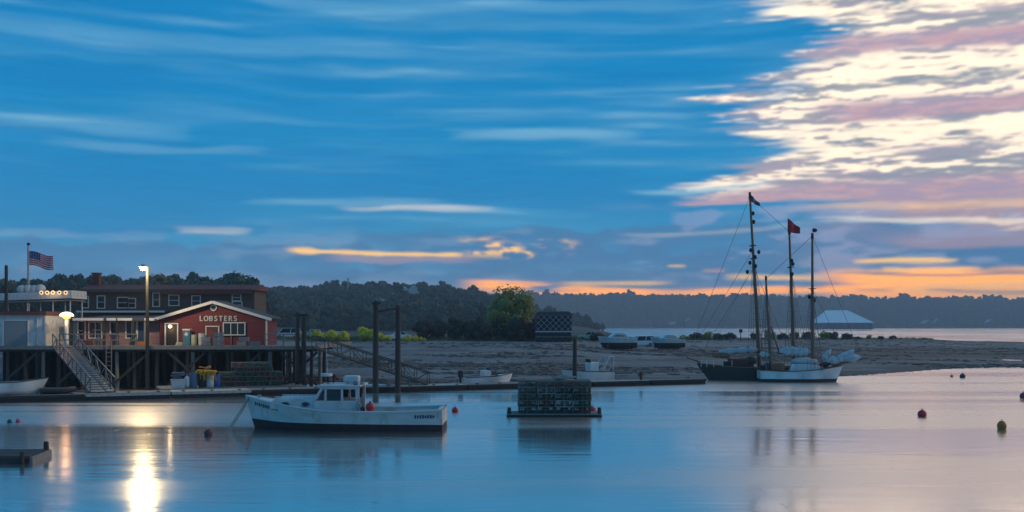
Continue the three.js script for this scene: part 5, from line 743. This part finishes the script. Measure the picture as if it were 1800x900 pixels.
{ // shed with a lattice of pale battens
  const d = 176, s = F / d, g = onGround(973, d), w = 6.2, t = thing('lattice_shed', 'small shed with pale crossed lattice battens standing on short posts', 'shed', [g.x, g.y, g.z]), y0 = yAt(583, d) - g.y, y1 = yAt(553, d) - g.y, h = y1 - y0;
  part(t, 'wall', box(w, h, 3.2, 0, (y0 + y1) / 2, -1.6), M.dark); part(t, 'lower_wall', box(w - 0.1, y0 - 0.1, 3, 0, y0 / 2, -1.7), M.dark); part(t, 'roof', [prism([[-w / 2 - 0.2, y1], [w / 2 + 0.2, y1], [w / 2 - 0.5, y1 + 0.55], [-w / 2 + 0.5, y1 + 0.5]], 3.5).translate(0, 0, -1.6)], M.shingle);
  const lm = mat('pale lilac batten', [0.6, 0.5, 0.58], 0.9); const n = 9, st = w / 6;
  for (let i = -2; i < 6; i++) for (const k of [-1, 1]) { const xa = -w / 2 + (i + 0.0) * st, xb = xa + h; const ca = clamp(xa, -w / 2, w / 2), cb = clamp(xb, -w / 2, w / 2); if (cb - ca < 0.3) continue; const f = x => (x - xa) / h, Yv = q => k > 0 ? y0 + h * q : y1 - h * q; part(t, 'batten', beam([ca, Yv(f(ca)), 0.04 + (k > 0 ? 0.05 : 0)], [cb, Yv(f(cb)), 0.04 + (k > 0 ? 0.05 : 0)], 0.28, 0.04), lm); }
  for (let i = -1; i < 7; i++) for (const k of [-1, 1]) { const a = clamp(-w / 2 + i * st, -w / 2, w / 2), b = clamp(-w / 2 + (i + 1) * st, -w / 2, w / 2); if (b - a < 0.3) continue; part(t, 'lower_batten', beam([a, k > 0 ? 0.05 : y0 - 0.1, 0.0 + 0.05 * k], [b, k > 0 ? y0 - 0.1 : 0.05, 0.05 * k], 0.2, 0.04), M.deck); }
  part(t, 'sill_board', box(w + 0.1, 0.2, 0.16, 0, y0, 0.08), lm); for (let i = 0; i < 4; i++) for (const z of [-0.1, -3]) part(t, 'post', box(0.22, y0 + 0.4, 0.22, -w / 2 + 0.2 + i * (w - 0.4) / 3, y0 / 2 - 0.2, z), M.dark); part(t, 'under_rail', box(w, 0.16, 0.1, 0, y0 * 0.5, 0.02), M.deck);
}
function house(label, px, d, w, h, rise, turn, group, extra) {
  const g = onGround(px, d), t = thing('hill_house', label, 'house', [g.x, g.y - 0.5, g.z], turn, group), dep = w * 0.7; part(t, 'wall', prism([[-w / 2, 0], [w / 2, 0], [w / 2, h], [0, h + rise], [-w / 2, h]], dep), d > 1000 ? M.shingle : M.trim);
  const sl = Math.atan2(rise, w / 2), len = w / 2 / Math.cos(sl) + 0.4; part(t, 'roof', [-1, 1].map(k => box(len, 0.3, dep + 0.8, k * len / 2 * Math.cos(sl), h + rise + 0.2 - len / 2 * Math.sin(sl), 0, 0, 0, -k * sl)), M.metal);
  for (const x of [-w / 4, w / 4]) windowOn(t, x, h * 0.55, dep / 2, w * 0.14, h * 0.35); const dr = part(t, 'door', box(w * 0.12, h * 0.5, 0.1, 0, h * 0.25, dep / 2 + 0.05), M.navy); return t;
}
house('white gabled house at the end of the three on the wooded hill', 697, 720, 8, 4.5, 3, 0.2); house('white gabled house in the middle of the three on the wooded hill', 711, 726, 8, 5.5, 4, -0.1); house('tallest white gabled house of the three on the wooded hill', 727, 732, 9, 7.5, 5, 0.1);
house('lone low white house half way down the wooded hill', 782, 580, 6, 3, 2, 1.2); house('long low white house on the far shore by the spit scrub', 1184, 1908, 18, 6, 5, 0.9); house('big pale house on the far shore behind the parked cars', 1213, 1908, 19, 12, 6, 0.1); house('wide white house at the far water edge beyond the pavilion', 1629, 1908, 20, 8, 6, 0.2); house('white house just above the wide one at the far water edge', 1647, 1935, 13, 8, 8, 0.1); house('dim pale house high on the far wooded shore', 1740, 1930, 17, 9, 6, 0.15);
{ // pavilion with the broad white hipped roof, on piles over the bay
  const d = 1150, s = F / d, X = px => (px - 900) / s, xc = X(1480), y0 = yAt(577.5, d), t = thing('pavilion', 'broad pavilion with a white hipped roof standing over the bay', 'pavilion', [xc, 0, -d]), e = yAt(567, d), r = yAt(545.5, d), hw = (X(1530) - X(1430)) / 2, dep = 24;
  part(t, 'deck', box(2 * hw - 1, 0.8, dep + 2, 0, y0 - 0.4, 0), M.dark); part(t, 'wall', box(2 * hw - 3, e - y0, dep - 2, 0, (e + y0) / 2, 0), M.navy);
  const P = [[-hw, e, dep / 2], [hw, e, dep / 2], [hw, e, -dep / 2], [-hw, e, -dep / 2], [X(1452) - xc, r, 1], [X(1489) - xc, r, 1], [X(1489) - xc, r, -1], [X(1452) - xc, r, -1]], f = (a, b, c, q) => { const g = new THREE.BufferGeometry(); g.setAttribute('position', new THREE.Float32BufferAttribute([a, b, c, a, c, q].flatMap(i => P[i]), 3)); g.setAttribute('uv', new THREE.Float32BufferAttribute([a, b, c, a, c, q].flatMap(i => [P[i][0], P[i][1]]), 2)); g.computeVertexNormals(); return g; };
  for (const q of [[0, 1, 5, 4], [1, 2, 6, 5], [2, 3, 7, 6], [3, 0, 4, 7], [4, 5, 6, 7]]) part(t, 'roof_slope', f(...q), M.membrane); part(t, 'eave', box(2 * hw, 0.5, dep, 0, e - 0.26, 0), M.trim);
  for (let i = 0; i < 9; i++) for (const z of [-6, 6]) part(t, 'pile', bar([-hw + 2 + i * (2 * hw - 4) / 8, -2, z], [-hw + 2 + i * (2 * hw - 4) / 8, y0 - 0.5, z], 0.35), M.dark);
  for (let i = 0; i < 8; i++) part(t, 'window', box(2.6, (e - y0) * 0.5, 0.1, -hw + 4.5 + i * (2 * hw - 9) / 7, (e + y0) / 2, dep / 2 - 0.93), M.glass);
}
{ // mast on the hill, marker on the spit
  const g = onGround(612, 640), t = thing('radio_mast', 'slim lattice radio mast rising above the wooded hill', 'mast', [g.x, g.y, g.z]), h = yAt(488, 640) - g.y; part(t, 'lattice', [[-0.6, 0], [0.6, 0], [0, 0.9]].map(([x, z]) => bar([x * 1.6, -0.5, z * 1.6], [x * 0.5, h, z * 0.5], 0.16, 0.12, 5)).concat(Array.from({ length: 9 }, (_, i) => box(1.4, 0.12, 0.12, 0, h * (i + 1) / 10, 0, 0, 0, i % 2 ? 0.5 : -0.5))), M.metal); part(t, 'antenna', [box(2.2, 0.3, 0.3, 0, h - 1, 0), box(1.6, 0.25, 0.25, 0, h - 3, 0)], M.metal);
  const p = onGround(1302, 238), q = thing('channel_marker', 'dark square topped marker post among the spit scrub', 'marker', p); part(q, 'post', bar([0, -0.3, 0], [0, 2.0, 0], 0.1), M.dark); part(q, 'board', box(0.8, 0.8, 0.08, 0, 2.2, 0.1), M.dark);
}
scene.fog = new THREE.FogExp2(new THREE.Color(0.8, 0.9, 1), 0.00035);
scene.traverse(o => { if (o.isMesh) { o.castShadow = true; o.receiveShadow = true; } });
renderer.render(scene, camera);
